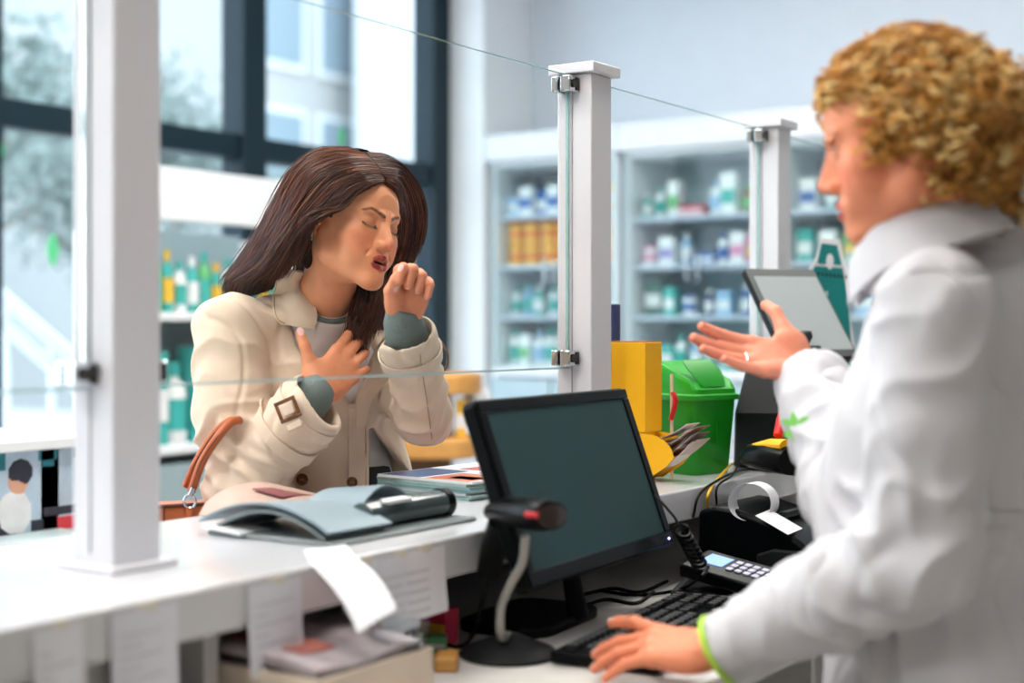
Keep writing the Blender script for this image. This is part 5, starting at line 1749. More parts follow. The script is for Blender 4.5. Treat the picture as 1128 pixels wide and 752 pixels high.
s.ell(lerp(hipc, chc, .5), (.125, .098, .16), .04, R=RTS); plane_cut(s, np.array([wsc[0], wsc[1], 1.072]), UP, .2)
P_, F_ = s.mesh(); P_ = smooth_verts(P_, F_, 2)
link('trousers', big_mesh('trousers', P_, F_), m_trs, woman)


def shoe(c, T_, parent, m):
    s = SDF(np.array(c) + [-.17, -.17, 0], np.array(c) + [.17, .17, .14], .004)
    c = np.array([c[0], c[1], 0.0])
    s.cap(c - T_ * .04 + UP * .04, c + T_ * .11 + UP * .03, .036, .030, 0)
    s.cap(c - T_ * .045 + UP * .02, c - T_ * .035 + UP * .10, .034, .036, .02)
    s.V = np.maximum(s.V, -(s.ax[2][None, None, :] - .0105)).astype(np.float32) if False else s.V
    P, Fc = s.mesh(); P[:, 2] = np.maximum(P[:, 2], 0.001)
    link('shoe', big_mesh('shoe', P, Fc), m, parent)


for q in (1, -1):
    h0 = hipc + wS * legx * q
    shoe((h0[0], h0[1], 0), wT, woman, m_shoe)

# ---- trench coat
m_coat = mat('trench_beige', (216, 196, 174), .78, bump=.10, bscale=700, vary=.05, vscale=14, sheen=.15)
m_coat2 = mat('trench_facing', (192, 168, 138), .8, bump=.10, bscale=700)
cuR = lerp(elR, wrR, .80) + at(352, 445, 2.375) * 0
axR = (wrR - elR) / np.linalg.norm(wrR - elR); axL = (wrL - elL) / np.linalg.norm(wrL - elL)
cR_end = at(343, 450, 2.36); cL_end = lerp(elL, wrL, .80)
s = SDF((min(hipc[0], chc[0]) - .42, min(hipc[1], chc[1]) - .46, .62), (max(hipc[0], chc[0]) + .36, max(hipc[1], chc[1]) + .36, 1.43), .0042)
# body of the coat
s.ell(axs(chc, 0, -.005, 0), (.162, .112, .175), 0, R=RTS)
s.ell(axs(chc, 0, -.01, .085), (.155, .088, .07), .03, R=RTS)
s.cap(axs(shR, -.01, 0, .005), axs(shL, .01, 0, .01), .058, .055, .04)
s.ell(axs(chc, .058, .068, -.005), (.058, .050, .065), .04, R=RTS).ell(axs(chc, -.058, .068, -.005), (.058, .050, .065), .04, R=RTS)
s.ell(axs(lerp(chc, hipc, .45), 0, .008, 0), (.150, .112, .20), .05, R=RTS)
s.cap(axs(lerp(chc, hipc, .6), .03, .01, 0), axs(hipc, .04, .02, -.25), .125, .15, .05).cap(axs(lerp(chc, hipc, .6), -.03, .01, 0), axs(hipc, -.04, .02, -.25), .125, .15, .05)
# sleeves
s.cap(shR, lerp(shR, elR, .55), .062, .068, .022).cap(lerp(shR, elR, .55), elR, .068, .060, .02)
s.cap(elR, lerp(elR, cR_end, .5), .058, .056, .014).cap(lerp(elR, cR_end, .5), cR_end, .055, .060, .012)
s.cap(shL, elL, .058, .052, .02)
s.cap(elL, cL_end, .050, .053, .014)
# hollow sleeve ends
eR = (cR_end - elR); eR /= np.linalg.norm(eR)
s.cap(cR_end + eR * .07, cR_end + eR * .012, .10, .10, .004, 's') if False else None
plane_cut(s, cR_end + eR * .020, eR * .9 + RT * .35, .085)
plane_cut(s, cL_end + axL * .018, axL, .07)
s.cap(cR_end - eR * .05, cR_end + eR * .05, .047, .049, .004, 's')
s.cap(cL_end - axL * .05, cL_end + axL * .05, .041, .043, .004, 's')
# neck opening, v and lower gap
s.cap(axs(NB, 0, .0, -.05), lerp(NB, NA, .9), .064, .070, .006, 's')
cut_poly(s, [(326, 326), (440, 326), (436, 352), (408, 398), (392, 446), (384, 446), (364, 400), (334, 350)], 2.57)
cut_poly(s, [(405, 470), (408, 470), (458, 528), (470, 620), (405, 620)], 2.66)
P_, F_ = s.mesh(); P_ = smooth_verts(P_, F_, 1)
N_ = vnormals(P_, F_)
LMB = [(shR, elR, .006, 55, .9, .80, .30, .07), (elR, cR_end, .0065, 62, 1.0, .18, .35, .07), (elR, cR_end, .003, 80, .5, .8, .3, .07),
       (shR, elR, .004, 38, 1.2, .15, .3, .08), (elL, cL_end, .004, 70, .8, .25, .4, .06), (shL, elL, .004, 60, .9, .7, .4, .07)]
P_ = folds(P_, N_, LMB, .0044, 4)
P_ = smooth_verts(P_, F_, 1, .35)
coat = link('trench_coat', big_mesh('trench_coat', P_, F_), m_coat, woman)
cb = bvh_of(P_, F_)


def sub(name, G, th, m, **k): return grid_sheet(G, th, name, m, coat, **k)


m_stitch = mat('stitch', (170, 146, 116), .8)
# collar leaf on her right, lapels
G = patch([(312, 296), (304, 312), (300, 330), (302, 348), (310, 357)], [(338, 300), (342, 316), (346, 334), (349, 349), (346, 362)], [cb, sw_bvh], lambda u, v: .010 + .012 * math.sin(PI * u) * (1 - v * .4), 10, 22)
sub('collar_leaf', G, .005, m_coat)
G2 = G[:, :2] - FW * .004
for a_ in ([(305, 310), (302, 330), (304, 347), (311, 355), (326, 357), (344, 360)], [(402, 446), (403, 480), (403, 520), (403, 560)]):
    Gs = patch(a_, [(x + 1.2, y + .4) for x, y in a_], [cb], .0165 if a_[0][0] < 350 else .0062, 1, 40)
    MB().tube([tuple(g_[0]) for g_ in Gs], .0008, 5).build('stitching', m_stitch, coat)
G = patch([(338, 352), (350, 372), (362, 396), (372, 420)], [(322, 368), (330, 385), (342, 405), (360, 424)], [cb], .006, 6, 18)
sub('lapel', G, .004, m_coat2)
G = patch([(440, 352), (424, 372), (408, 398), (394, 440), (392, 470)], [(458, 372), (446, 392), (432, 412), (410, 440), (402, 470)], [cb], .008, 6, 22)
sub('lapel', G, .004, m_coat)
# front placket with the edge of the overlapping flap
G = patch([(384, 440), (384, 480), (384, 520), (384, 566)], [(405, 440), (405.5, 480), (405.5, 520), (405.5, 566)], [cb], .004, 6, 30)
sub('placket', G, .004, m_coat)
# shoulder seam and epaulet-like strap
m_btn = mat('button_tortoise', (120, 72, 28), .2, vary=.6, vscale=160, spec=.7)
for px_b, py_b, r_b in ((334, 529, .0105), (391, 437, .0095), (389, 532, .0095)):
    g_ = patch([(px_b - 1, py_b - 1), (px_b - 1, py_b + 1)], [(px_b + 1, py_b - 1), (px_b + 1, py_b + 1)], [cb], .004 if px_b < 350 else .0085, 1, 1)[0, 0]
    MB().lathe([(r_b * .9, 0), (r_b, .0012), (r_b, .003), (r_b * .8, .0034), (r_b * .72, .0026), (.0005, .0024)], 24, frame(g_, RT, z=-FW * .85 + UP * .1 - RT * .2)).build('button', m_btn, coat)
    for q in (-1, 1):
        MB().tube([g_ - FW * .0036 + RT * q * .002 - UP * .002, g_ - FW * .0042 + RT * q * .002 + UP * .002], .0007, 5).build('button_thread', m_stitch, coat)


# cuff straps: a band following the sleeve all round
def band(c, ax, bv, w, off, th, name, m, n=40, r_max=.12, half=None):
    ax = ax / np.linalg.norm(ax); e1 = np.cross(ax, UP); e1 /= np.linalg.norm(e1); e2 = np.cross(ax, e1)
    rr = []
    for k in range(n):
        t = 2 * PI * k / n; d = e1 * math.cos(t) + e2 * math.sin(t)
        v = []
        for z in (-w / 2, w / 2):
            o = c + ax * z
            hit = bv.ray_cast(Vector(o + d * r_max), Vector(-d), r_max)
            v.append(r_max - hit[3] if hit[0] is not None else .058)
        rr.append(v)
    rr = np.clip(np.array(rr), .03, .078)
    for _ in range(3): rr = (np.roll(rr, 1, 0) + rr + np.roll(rr, -1, 0)) / 3
    def fn(u, v):
        k = int(round(u * n)) % n; t = 2 * PI * k / n; d = e1 * math.cos(t) + e2 * math.sin(t)
        return c + ax * (v - .5) * w + d * (lerp(rr[k, 0], rr[k, 1], v) + off)
    return MB().sheet(fn, n, 2, th).build(name, m, coat), e1, e2, rr


bc = lerp(elR, cR_end, .66)
band(bc, eR, cb, .022, .003, .003, 'cuff_strap', m_coat)
bcL = lerp(elL, cL_end, .80)
band(bcL, axL, cb, .020, .003, .003, 'cuff_strap', m_coat)
band(lerp(elR, cR_end, .93), eR, cb, .020, .0015, .002, 'cuff_hem', m_coat)
# buckle on the right cuff strap
m_bck = mat('buckle_tortoise', (122, 70, 28), .2, vary=.5, vscale=90, spec=.7)
def buckle(px, py, rot, w, h, off=.012):
    g_ = patch([(px - 1, py - 1), (px - 1, py + 1)], [(px + 1, py - 1), (px + 1, py + 1)], [cb], off, 1, 1)[0, 0]
    a = math.radians(rot)
    X_ = RT * math.cos(a) + UP * math.sin(a)
    M = frame(g_, X_, z=-FW * .93 - RT * .25 + UP * .1)
    b = MB(); t = .0058
    b.box((-w / 2, -h / 2, -.002), (w / 2, -h / 2 + t, .003), M).box((-w / 2, h / 2 - t, -.002), (w / 2, h / 2, .003), M)
    b.box((-w / 2, -h / 2 + t, -.002), (-w / 2 + t, h / 2 - t, .003), M).box((w / 2 - t, -h / 2 + t, -.002), (w / 2, h / 2 - t, .003), M)
    o = b.build('buckle', m_bck, coat, bevel=.0012)
    MB().box((-w / 2 + t * 1.3, -h / 2 + t * 1.3, -.003), (w / 2 - t * 1.3, h / 2 - t * 1.3, .004), M).build('strap_through_buckle', m_coat, coat, bevel=.003)
    MB().box((-w / 2 + t * .8, -h / 2 - .016, -.004), (w / 2 - t * .8, -h / 2 - .003, .001), M).build('strap_loop', m_coat, coat, bevel=.002)
buckle(318, 452, 24, .036, .036, .010)
# leather strap with buckle seen edge-on at the far side of the left cuff
MB().tube(spline([at(486, 376, 2.42), at(492, 388, 2.42), at(493, 400, 2.43), at(488, 410, 2.43)], 10), .004, 8, flat=.5).build('buckle', m_bck, coat)
# seam down the left sleeve
Gs = patch([(459, 360), (464, 400), (470, 440), (476, 484)], [(460, 360), (465, 400), (471, 440), (477, 484)], [cb], .0015, 1, 40)
MB().tube([tuple(g_[0]) for g_ in Gs], .0009, 5).build('sleeve_seam', m_stitch, coat)

# ---- earring
ep_ = HM @ Vector((.0855, -.004, -.037))
MB().ball(tuple(ep_), .0022).ball(tuple(ep_ + Vector((0, 0, -.005))), .0022).ball(tuple(ep_ + Vector((0, 0, -.010))), .0026).build('earring', m_chrome, woman)
# lashes
lsh = MB()
for q in (1, -1):
    for k in range(16):
        t = k / 15
        a = spline([(q * .0175, .0862, -.0060), (q * .025, .0895, -.0085), (q * .033, .0898, -.0092), (q * .041, .0860, -.0078), (q * .0475, .0795, -.0045)], 16)[k]
        e = a + np.array([q * .0020 * t, .0045, -.0060])
        lsh.tube([HM @ Vector(a), HM @ Vector((a + e) / 2 + np.array([0, .0006, -.0008])), HM @ Vector(e)], [.0005, .00045, .00015], 4)
lsh.build('eyelashes', mat('lash_black', (24, 16, 14), .5), woman)

# ---- hair
NG = [[(424, 199, 2.405), (411, 201, 2.375), (393, 211, 2.360), (376, 227, 2.352), (356, 233, 2.342), (339, 243, 2.345), (332, 262, 2.37), (324, 284, 2.40), (296, 322, 2.52)],
      [(419, 187, 2.41), (396, 190, 2.372), (368, 200, 2.362), (346, 222, 2.352), (330, 244, 2.355), (314, 268, 2.385), (300, 290, 2.425), (284, 306, 2.465), (278, 328, 2.54)],
      [(411, 176, 2.42), (380, 177, 2.385), (348, 190, 2.372), (328, 216, 2.372), (312, 246, 2.39), (298, 272, 2.42), (282, 294, 2.455), (266, 308, 2.49), (268, 330, 2.56)],
      [(401, 168, 2.44), (366, 168, 2.43), (332, 184, 2.42), (314, 212, 2.425), (301, 242, 2.44), (286, 268, 2.46), (270, 292, 2.49), (256, 310, 2.52), (262, 330, 2.58)],
      [(384, 161, 2.475), (350, 165, 2.475), (322, 186, 2.475), (306, 214, 2.48), (292, 246, 2.49), (276, 272, 2.51), (262, 296, 2.53), (250, 314, 2.55), (260, 332, 2.61)],
      [(386, 163, 2.50), (352, 168, 2.53), (326, 190, 2.55), (311, 220, 2.55), (298, 250, 2.55), (286, 276, 2.56), (272, 298, 2.57), (262, 314, 2.59), (268, 334, 2.64)]]
FG = [[(426, 200, 2.405), (434, 205, 2.415), (441, 216, 2.44), (444, 236, 2.49), (443, 260, 2.515), (436, 284, 2.53), (428, 308, 2.52), (414, 335, 2.48), (402, 362, 2.455), (396, 384, 2.45)],
      [(420, 187, 2.41), (433, 189, 2.45), (440, 190, 2.49), (452, 216, 2.52), (456, 246, 2.54), (450, 276, 2.55), (438, 305, 2.54), (425, 332, 2.50), (414, 356, 2.47), (408, 372, 2.46)],
      [(412, 176, 2.43), (430, 177, 2.48), (447, 188, 2.52), (462, 214, 2.55), (466, 240, 2.565), (460, 268, 2.57), (446, 294, 2.56), (434, 322, 2.53), (424, 346, 2.50), (418, 362, 2.49)],
      [(402, 167, 2.45), (424, 170, 2.52), (446, 184, 2.55), (463, 210, 2.58), (468, 236, 2.59), (463, 262, 2.60), (450, 288, 2.59), (440, 315, 2.57), (430, 345, 2.56), (424, 370, 2.56)]]
IG = [[(400, 176, 2.50), (416, 205, 2.53), (420, 245, 2.55), (412, 285, 2.55), (400, 315, 2.52), (390, 345, 2.47), (384, 372, 2.455), (378, 396, 2.45)],
      [(400, 176, 2.52), (424, 205, 2.56), (430, 245, 2.58), (422, 285, 2.58), (410, 320, 2.54), (400, 350, 2.48), (394, 376, 2.46), (390, 402, 2.45)],
      [(400, 176, 2.54), (434, 205, 2.58), (442, 245, 2.60), (436, 285, 2.60), (424, 320, 2.57), (412, 345, 2.50), (404, 370, 2.47), (402, 392, 2.46)]]
BG = [[(386, 163, 2.50), (356, 170, 2.56), (340, 200, 2.60), (332, 240, 2.61), (326, 280, 2.60), (322, 312, 2.60), (320, 338, 2.62)],
      [(396, 163, 2.52), (396, 172, 2.58), (392, 205, 2.62), (386, 245, 2.63), (380, 285, 2.61), (376, 320, 2.60), (374, 345, 2.60)],
      [(404, 165, 2.52), (424, 180, 2.58), (432, 215, 2.61), (428, 255, 2.61), (418, 295, 2.60), (410, 325, 2.58), (404, 350, 2.56)]]


def strands(guides, K, T=30, depth=.012, frizz=.0022, seed=0, fan=.004):
    rg = np.random.default_rng(seed)
    G = np.array([[at(*p) for p in g] for g in guides])          # G, m, 3
    sI = rg.uniform(0, len(G) - 1, K) ; cl = np.round(sI * 9) / 9 + rg.normal(0, .012, K)
    sI = np.clip(np.where(rg.random(K) < .75, lerp(sI, cl, .6), sI), 0, len(G) - 1 - 1e-6)
    i = np.floor(sI).astype(int); f = (sI - i)[:, None, None]
    cp = G[i] * (1 - f) + G[np.minimum(i + 1, len(G) - 1)] * f
    t = np.linspace(0, 1, T)
    out = np.empty((K, T, 3))
    inn = HC - cp; inn /= np.linalg.norm(inn, axis=2, keepdims=True)
    lay = rg.beta(1.2, 2.2, K) * depth
    cp = cp + inn * lay[:, None, None]
    cp[:, 1:] += rg.normal(0, fan, (K, 1, 3)) * np.linspace(.3, 1.6, cp.shape[1] - 1)[None, :, None]
    ln = rg.uniform(.86, 1.0, K)
    m = cp.shape[1]
    Q = np.concatenate([2 * cp[:, :1] - cp[:, 1:2], cp, 2 * cp[:, -1:] - cp[:, -2:-1]], 1)
    for q in range(T):
        x = t[q] * ln * (m - 1) * (1 - 1e-7); j = np.floor(x).astype(int); fr = (x - j)[:, None]; r = np.arange(K)
        a, b, c, d = Q[r, j], Q[r, j + 1], Q[r, j + 2], Q[r, j + 3]
        out[:, q] = .5 * (2 * b + (c - a) * fr + (2 * a - 5 * b + 4 * c - d) * fr ** 2 + (3 * b - a - 3 * c + d) * fr ** 3)
    ph = rg.uniform(0, 6.28, (K, 1)); am = rg.uniform(.3, 1, (K, 1)) * frizz
    w = np.sin(t[None] * 14 + ph) * am * t[None]
    out += w[:, :, None] * RT + (np.cos(t[None] * 11 + ph * 1.7) * am * t[None])[:, :, None] * FW
    return out


def hair_color(K, T, a, b, hl, seed):
    rg = np.random.default_rng(seed)
    a, b, hl = (np.array(lin(c)[:3]) for c in (a, b, hl))
    m = rg.beta(1.5, 1.8, K)[:, None, None]
    c = a * (1 - m) + b * m
    w = (rg.random(K) < .16)[:, None, None] * .75
    c = c * (1 - w) + hl * w
    return np.broadcast_to(c, (K, T, 3))


cur, cols = [], []
for gs, K, dp, sd, fz in ((NG, 4200, .016, 1, .003), (FG, 2200, .014, 2, .003), (IG, 900, .012, 3, .003), (BG, 900, .010, 4, .002)):
    cur.append(strands(gs, K, 30, dp, fz, sd)); cols.append(hair_color(K, 30, (30, 18, 18), (98, 48, 32), (158, 92, 58), sd + 50))
cur.append(strands(NG, 130, 30, .003, .006, 9, .005)); cols.append(hair_color(130, 30, (60, 34, 26), (120, 70, 46), (150, 100, 70), 77))
K_ = np.concatenate(cur); Cc = np.concatenate(cols)
rad = np.interp(np.linspace(0, 1, 30), [0, .1, .8, 1], [.0005, .00075, .0006, .00015])[None]
link('hair', tubes_mesh('hair', K_, rad, 3, Cc), m_hair, woman)
# closed under-layer so the scalp does not show
und = MB()
hs_ = SDF((-.10, -.13, -.10), (.10, .12, .14), .003)
hs_.ell((0, -.014, .034), (.077, .099, .086), 0).ell((0, -.055, -.03), (.066, .055, .07), .03)
hs_.ell((0, .090, -.030), (.080, .052, .085), .008, 's').ell((0, .03, -.09), (.09, .055, .08), .01, 's')
hs_.ell((.08, -.004, -.022), (.035, .022, .030), .006, 's').ell((.05, .075, -.0), (.04, .035, .045), .008, 's')
P_, F_ = hs_.mesh(); P_ = smooth_verts(P_, F_, 2)
o = big_mesh('scalp_hair', xform(P_, HM), F_, True, np.tile(np.array(lin((40, 25, 21))[:3]), (len(P_), 1)))
link('scalp_hair', o, m_hairu, woman)
def under(gs, name, k):
    G = np.array([[at(*p) for p in g] for g in gs]); G += (HC - G) / np.linalg.norm(HC - G, axis=2, keepdims=True) * k
    n, m = G.shape[:2]
    R_ = np.array([spline(g, 30) for g in G])
    R2 = np.array([spline(R_[:, j], 4 * n) for j in range(30)])
    return R2
for gs, nm in ((NG, 'a'), (FG, 'b'), (IG, 'c'), (BG, 'd')):
    R2 = under(gs, nm, .010)
    nr_, nc_ = R2.shape[:2]
    idx_ = np.arange(nr_ * nc_).reshape(nr_, nc_)
    Fq = np.stack([idx_[:-1, :-1], idx_[1:, :-1], idx_[1:, 1:], idx_[:-1, 1:]], -1).reshape(-1, 4)
    link('hair_underlayer', big_mesh('hair_underlayer', R2.reshape(-1, 3), Fq, True, np.tile(np.array(lin((30, 18, 16))[:3]), (nr_ * nc_, 1))), m_hairu, woman)

# ---- handbag on her arm
m_bag = mat('bag_leather', (176, 92, 48), .42, bump=.12, bscale=350, vary=.06)
m_bagd = mat('bag_edge', (104, 50, 28), .5)
BC = at(246, 640, 2.385)
bag = thing('handbag', 'orange brown leather handbag hanging from the right arm of the woman', 'bag', (BC[0], BC[1], .78))
bX = RT * .92 + FW * .40; bX /= np.linalg.norm(bX)
BM = frame((BC[0], BC[1], .78), bX, z=(0, 0, 1))
ztb = 1.032 - .78
loft([[(x, y, 0) for x, y in rrect(.36, .12, .03)], [(x, y, .02) for x, y in rrect(.375, .13, .03)], [(x, y, ztb * .6) for x, y in rrect(.36, .11, .03)], [(x, y, ztb) for x, y in rrect(.335, .07, .02)]], BM).build('bag_body', m_bag, bag, bevel=.003)
MB().tube([BM @ Vector((-.165, -.036, ztb)), BM @ Vector((.165, -.036, ztb))], .003, 8).build('top_binding', m_bagd, bag)
sx_ = (BM.inverted() @ Vector(at(190, 580, 2.33))).x
MB().tube([BM @ Vector((-.105, -.040, ztb + .001)), BM @ Vector((-.108, -.062, .1)), BM @ Vector((-.108, -.066, .03))], .0016, 6).build('side_seam', m_bagd, bag)
for j, (pa, pb) in enumerate((((211, 541), (287, 545)), ((205, 535), (277, 540)))):
    dd = .0 if j == 0 else .05
    pts = spline([at(pa[0], pa[1], 2.325 + dd), at(pa[0] + 12, 508, 2.31 + dd), at(pa[0] + 30, 480, 2.31 + dd), at(pa[0] + 46 + 2 * j, 464, 2.335 + dd * .3), at(pa[0] + 60, 468, 2.40), at(pa[0] + 66, 500, 2.455), at(pb[0], pb[1] - 16, 2.43), at(pb[0], pb[1], 2.41)], 60)
    MB().tube(pts, .0072, 12).build('handle', m_bag, bag)
    MB().tube([p + FW * -.0062 for p in pts[:34]], .0016, 5).build('handle_edge', m_bagd, bag)
rg_ = at(209, 552, 2.318)
MB().tube(ring_pts(rg_, -FW, .0095, .011, 25, UP), .0022, 8, cap=False).build('ring', m_chrome, bag)
MB().tube([at(213, 538, 2.318), at(209, 546, 2.314)], [.005, .0035], 10).build('clasp', m_chrome, bag)
MB().tube([rg_ - UP * .010 - FW * .003, rg_ - UP * .034 - FW * .004], .006, 8, flat=.4, up=FW).build('ring_tab', m_bag, bag)
rg2 = at(286, 552, 2.38)
MB().tube(ring_pts(rg2, -FW, .008, .010, 25, UP), .002, 8, cap=False).build('ring', m_chrome, bag)
# ================================================================== THE SELLER IN THE WHITE COAT
pT = -RT * .94 + FW * .34; pT /= np.linalg.norm(pT)
pS = np.cross(pT, UP)
RTP = np.stack([pS, pT, UP], 1)


def axp(c, s_=0, t=0, u=0): return np.array(c) + pS * s_ + pT * t + UP * u


SKB = dict(skin=(224, 144, 108), lip=(190, 62, 70), brow=(150, 104, 72), blush=(226, 112, 92))
HB = at(998, 149, 1.66)
y2, p2 = math.radians(-17), math.radians(14)
f0 = -RT * math.cos(y2) - FW * math.sin(y2)
bf = f0 * math.cos(p2) - UP * math.sin(p2); bu = UP * math.cos(p2) + f0 * math.sin(p2); br = np.cross(bf, bu)
HMB = frame(HB, br, y=bf) @ Matrix.Scale(.95, 4)
NBB = at(1040, 276, 1.735)
hq = head_mesh(dict(SKB, eyes='open', frown=.001, open=0.0, neck=np.array(HMB.inverted() @ Vector(NBB)), nr=.056, h=.0018, lipw=.022, jaw=1.06))
partsB = [(xform(hq[0], HMB), hq[1], hq[2])]
sR, eRb, wRb = at(1086, 318, 1.93), at(936, 535, 1.88), at(889, 403, 2.06)
sL, eLb, wLb = at(1028, 336, 1.60), at(1012, 612, 1.62), at(792, 715, 1.72)
# right hand, palm up towards the customer
yd = at(768, 383, 2.02) - wRb
thd = UP * .95 + RT * -.12
zd = FW * .72 - UP * .62 + RT * .10
yn = yd / np.linalg.norm(yd)
MBR = frame(wRb, np.cross(yn, zd), y=yd) @ Matrix.Diagonal((-1, 1, 1, 1))
h1 = hand_mesh(dict(skin=(226, 148, 118), palm=(232, 146, 120), yaw=[2, 1, -1, -2], fl=[(6, 8, 6), (4, 8, 6), (5, 8, 6), (7, 8, 6)], cup=.5, ring=2,
                    thumb=[(.022, .018, -.010), (.052, .036, -.016), (.079, .044, -.018), (.101, .052, -.008)], tnail=(-.2, -.3, 1), scale=1.0, thick=1.0))
partsB.append((xform(h1[0], MBR), h1[1][:, ::-1], h1[2]))
# left hand over the keyboard
yd2 = at(655, 707, 1.81) - wLb; yd2 = yd2 / np.linalg.norm(yd2)
zd2 = UP * .93 - FW * .34 + yd2 * 0
MBL = frame(wLb, np.cross(yd2, zd2), y=yd2)
h2 = hand_mesh(dict(skin=(218, 134, 98), palm=(222, 134, 104), yaw=[15, 3, -3, -9], fl=[(-8, 16, 8), (12, 12, 8), (14, 14, 8), (14, 16, 8)],
                    thumb=[(.020, .016, -.012), (.040, .046, -.030), (.040, .075, -.040), (.034, .098, -.044)], tnail=(.3, -.2, 1), scale=1.04))
partsB.append((xform(h2[0], MBL), h2[1], h2[2]))
chB, beB, hiB = at(1056, 430, 1.77), at(1020, 590, 1.79), at(1050, 745, 1.80)
s = SDF((min(chB[0], hiB[0]) - .34, min(chB[1], hiB[1]) - .34, .03), (max(chB[0], hiB[0]) + .34, max(chB[1], hiB[1]) + .34, 1.46), .0075)
s.ell(chB, (.14, .10, .16), 0, R=RTP).ell(lerp(chB, beB, .8), (.125, .10, .14), .04, R=RTP).ell(hiB, (.155, .12, .13), .05, R=RTP)
lower(s, 0, hiB, pS, pT)
for a, b, c in ((sR, eRb, wRb), (sL, eLb, wLb)):
    s.cap(a, b, .045, .038, .03).cap(b, lerp(b, c, .95), .036, .023, .01)
s.cap(axp(chB, 0, -.01, .12), lerp(NBB, HB, .2), .06, .052, .03)
P_, F_ = s.mesh(); P_ = smooth_verts(P_, F_, 1)
partsB.append((P_, F_, np.tile(np.array(lin(SKB['skin'])[:3]), (len(P_), 1))))
PA, FA, CA = merge(partsB)
seller = thing('person', 'woman with curly blonde hair in white coat typing and holding out her palm', 'person', (hiB[0], hiB[1], 0))
link('body', big_mesh('body', PA, FA, True, CA), m_skin, seller)
# ring on the finger
rc_, rd_, rr_ = h1[3]
rw = xform(np.array([rc_ * .96]), MBR)[0]; rdw = np.array(MBR.to_3x3() @ Vector(rd_)); rdw /= np.linalg.norm(rdw)
e1 = np.cross(rdw, UP); e1 /= np.linalg.norm(e1)
MB().tube(ring_pts(rw, rdw, rr_ * 1.10, rr_ * 1.10, 33, e1), .0019, 8, cap=False).build('finger_ring', mat('silver', (226, 226, 228), .18, 1.0), seller)

# ---- white coat
m_lab = mat('coat_white', (200, 200, 205), .78, bump=.08, bscale=600, vary=.03, vscale=10, sheen=.1)
m_lime = mat('lime_trim', (176, 222, 70), .6)
cRb, cLb = lerp(eRb, wRb, .84), lerp(eLb, wLb, .93)
s = SDF((min(chB[0], hiB[0]) - .40, min(chB[1], hiB[1]) - .42, .48), (max(chB[0], hiB[0]) + .36, max(chB[1], hiB[1]) + .40, 1.46), .0048)
s.ell(chB, (.175, .130, .18), 0, R=RTP)
s.ell(axp(chB, 0, -.03, .09), (.175, .105, .085), .04, R=RTP)
s.cap(axp(sR, -.02, 0, -.01), axp(sL, .03, 0, -.01), .056, .050, .05)
s.ell(axp(chB, .06, .07, -.03), (.07, .065, .08), .04, R=RTP).ell(axp(chB, -.06, .07, -.03), (.07, .065, .08), .04, R=RTP)
s.ell(axp(beB, 0, .0, .03), (.165, .140, .16), .06, R=RTP)
s.cap(axp(hiB, .04, 0, .02), axp(hiB, .05, .0, -.34), .145, .165, .06).cap(axp(hiB, -.04, 0, .02), axp(hiB, -.05, .0, -.34), .145, .165, .06)
s.cap(axp(chB, 0, -.03, .14), axp(lerp(NBB, HB, .0), 0, -.01, .015), .085, .072, .04)
s.cap(sR, eRb, .072, .072, .03).cap(eRb, cRb, .068, .057, .02)
s.cap(sL, lerp(sL, eLb, .5), .068, .064, .022).cap(lerp(sL, eLb, .5), eLb, .064, .068, .02)
s.cap(eLb, lerp(eLb, cLb, .45), .066, .060, .014).cap(lerp(eLb, cLb, .45), cLb, .060, .043, .014)
aR = (wRb - eRb) / np.linalg.norm(wRb - eRb); aL = (wLb - eLb) / np.linalg.norm(wLb - eLb)
plane_cut(s, cRb + aR * .02, aR, .07); plane_cut(s, cLb + aL * .018, aL, .07)
s.cap(cRb - aR * .04, cRb + aR * .05, .048, .050, .004, 's'); s.cap(cLb - aL * .04, cLb + aL * .05, .035, .037, .004, 's')
s.cap(axp(NBB, 0, .012, -.03), lerp(NBB, HB, .5), .058, .064, .005, 's')
P_, F_ = s.mesh(); P_ = smooth_verts(P_, F_, 1); N_ = vnormals(P_, F_)
LMB = [(sL, eLb, .0055, 42, 1.2, .85, .30, .08), (sL, eLb, .004, 30, 1.2, .2, .3, .08), (eLb, cLb, .0062, 52, 1.2, .25, .40, .08), (eLb, cLb, .003, 70, .6, .85, .2, .06),
       (sR, eRb, .006, 45, 1, .7, .4, .08), (eRb, cRb, .005, 55, 1, .4, .4, .08)]
P_ = folds(P_, N_, LMB, .0044, 31); P_ = smooth_verts(P_, F_, 1, .35)
lab = link('lab_coat', big_mesh('lab_coat', P_, F_), m_lab, seller)
lb = bvh_of(P_, F_)
# stand-and-fall collar
ncx = UP * .95 + pT * .34; ncx /= np.linalg.norm(ncx)
nc0 = at(1014, 264, 1.70)
Sx = np.cross(pT, ncx); Sx /= np.linalg.norm(Sx); Qx = np.cross(ncx, Sx)
def colf(u, v):
    ph = math.radians(112 + 316 * u)               # gap at the throat (front = 90 deg)
    d = Sx * math.cos(ph) + Qx * math.sin(ph)
    prof = [(0.084, -.030), (.080, .000), (.078, .022), (.083, .029), (.091, .020), (.101, -.006), (.108, -.026)]
    x = v * (len(prof) - 1); i = min(int(x), len(prof) - 2); f = x - i
    r = prof[i][0] * (1 - f) + prof[i + 1][0] * f; z = prof[i][1] * (1 - f) + prof[i + 1][1] * f
    fr = max(0, abs(u - .5) * 2 - .72) / .28
    z -= .022 * fr * (v > .0); r += .004 * math.sin(9 * u)
    return nc0 + d * r + ncx * z
MB().sheet(colf, 56, 18, .0035).build('collar', m_lab, lab)
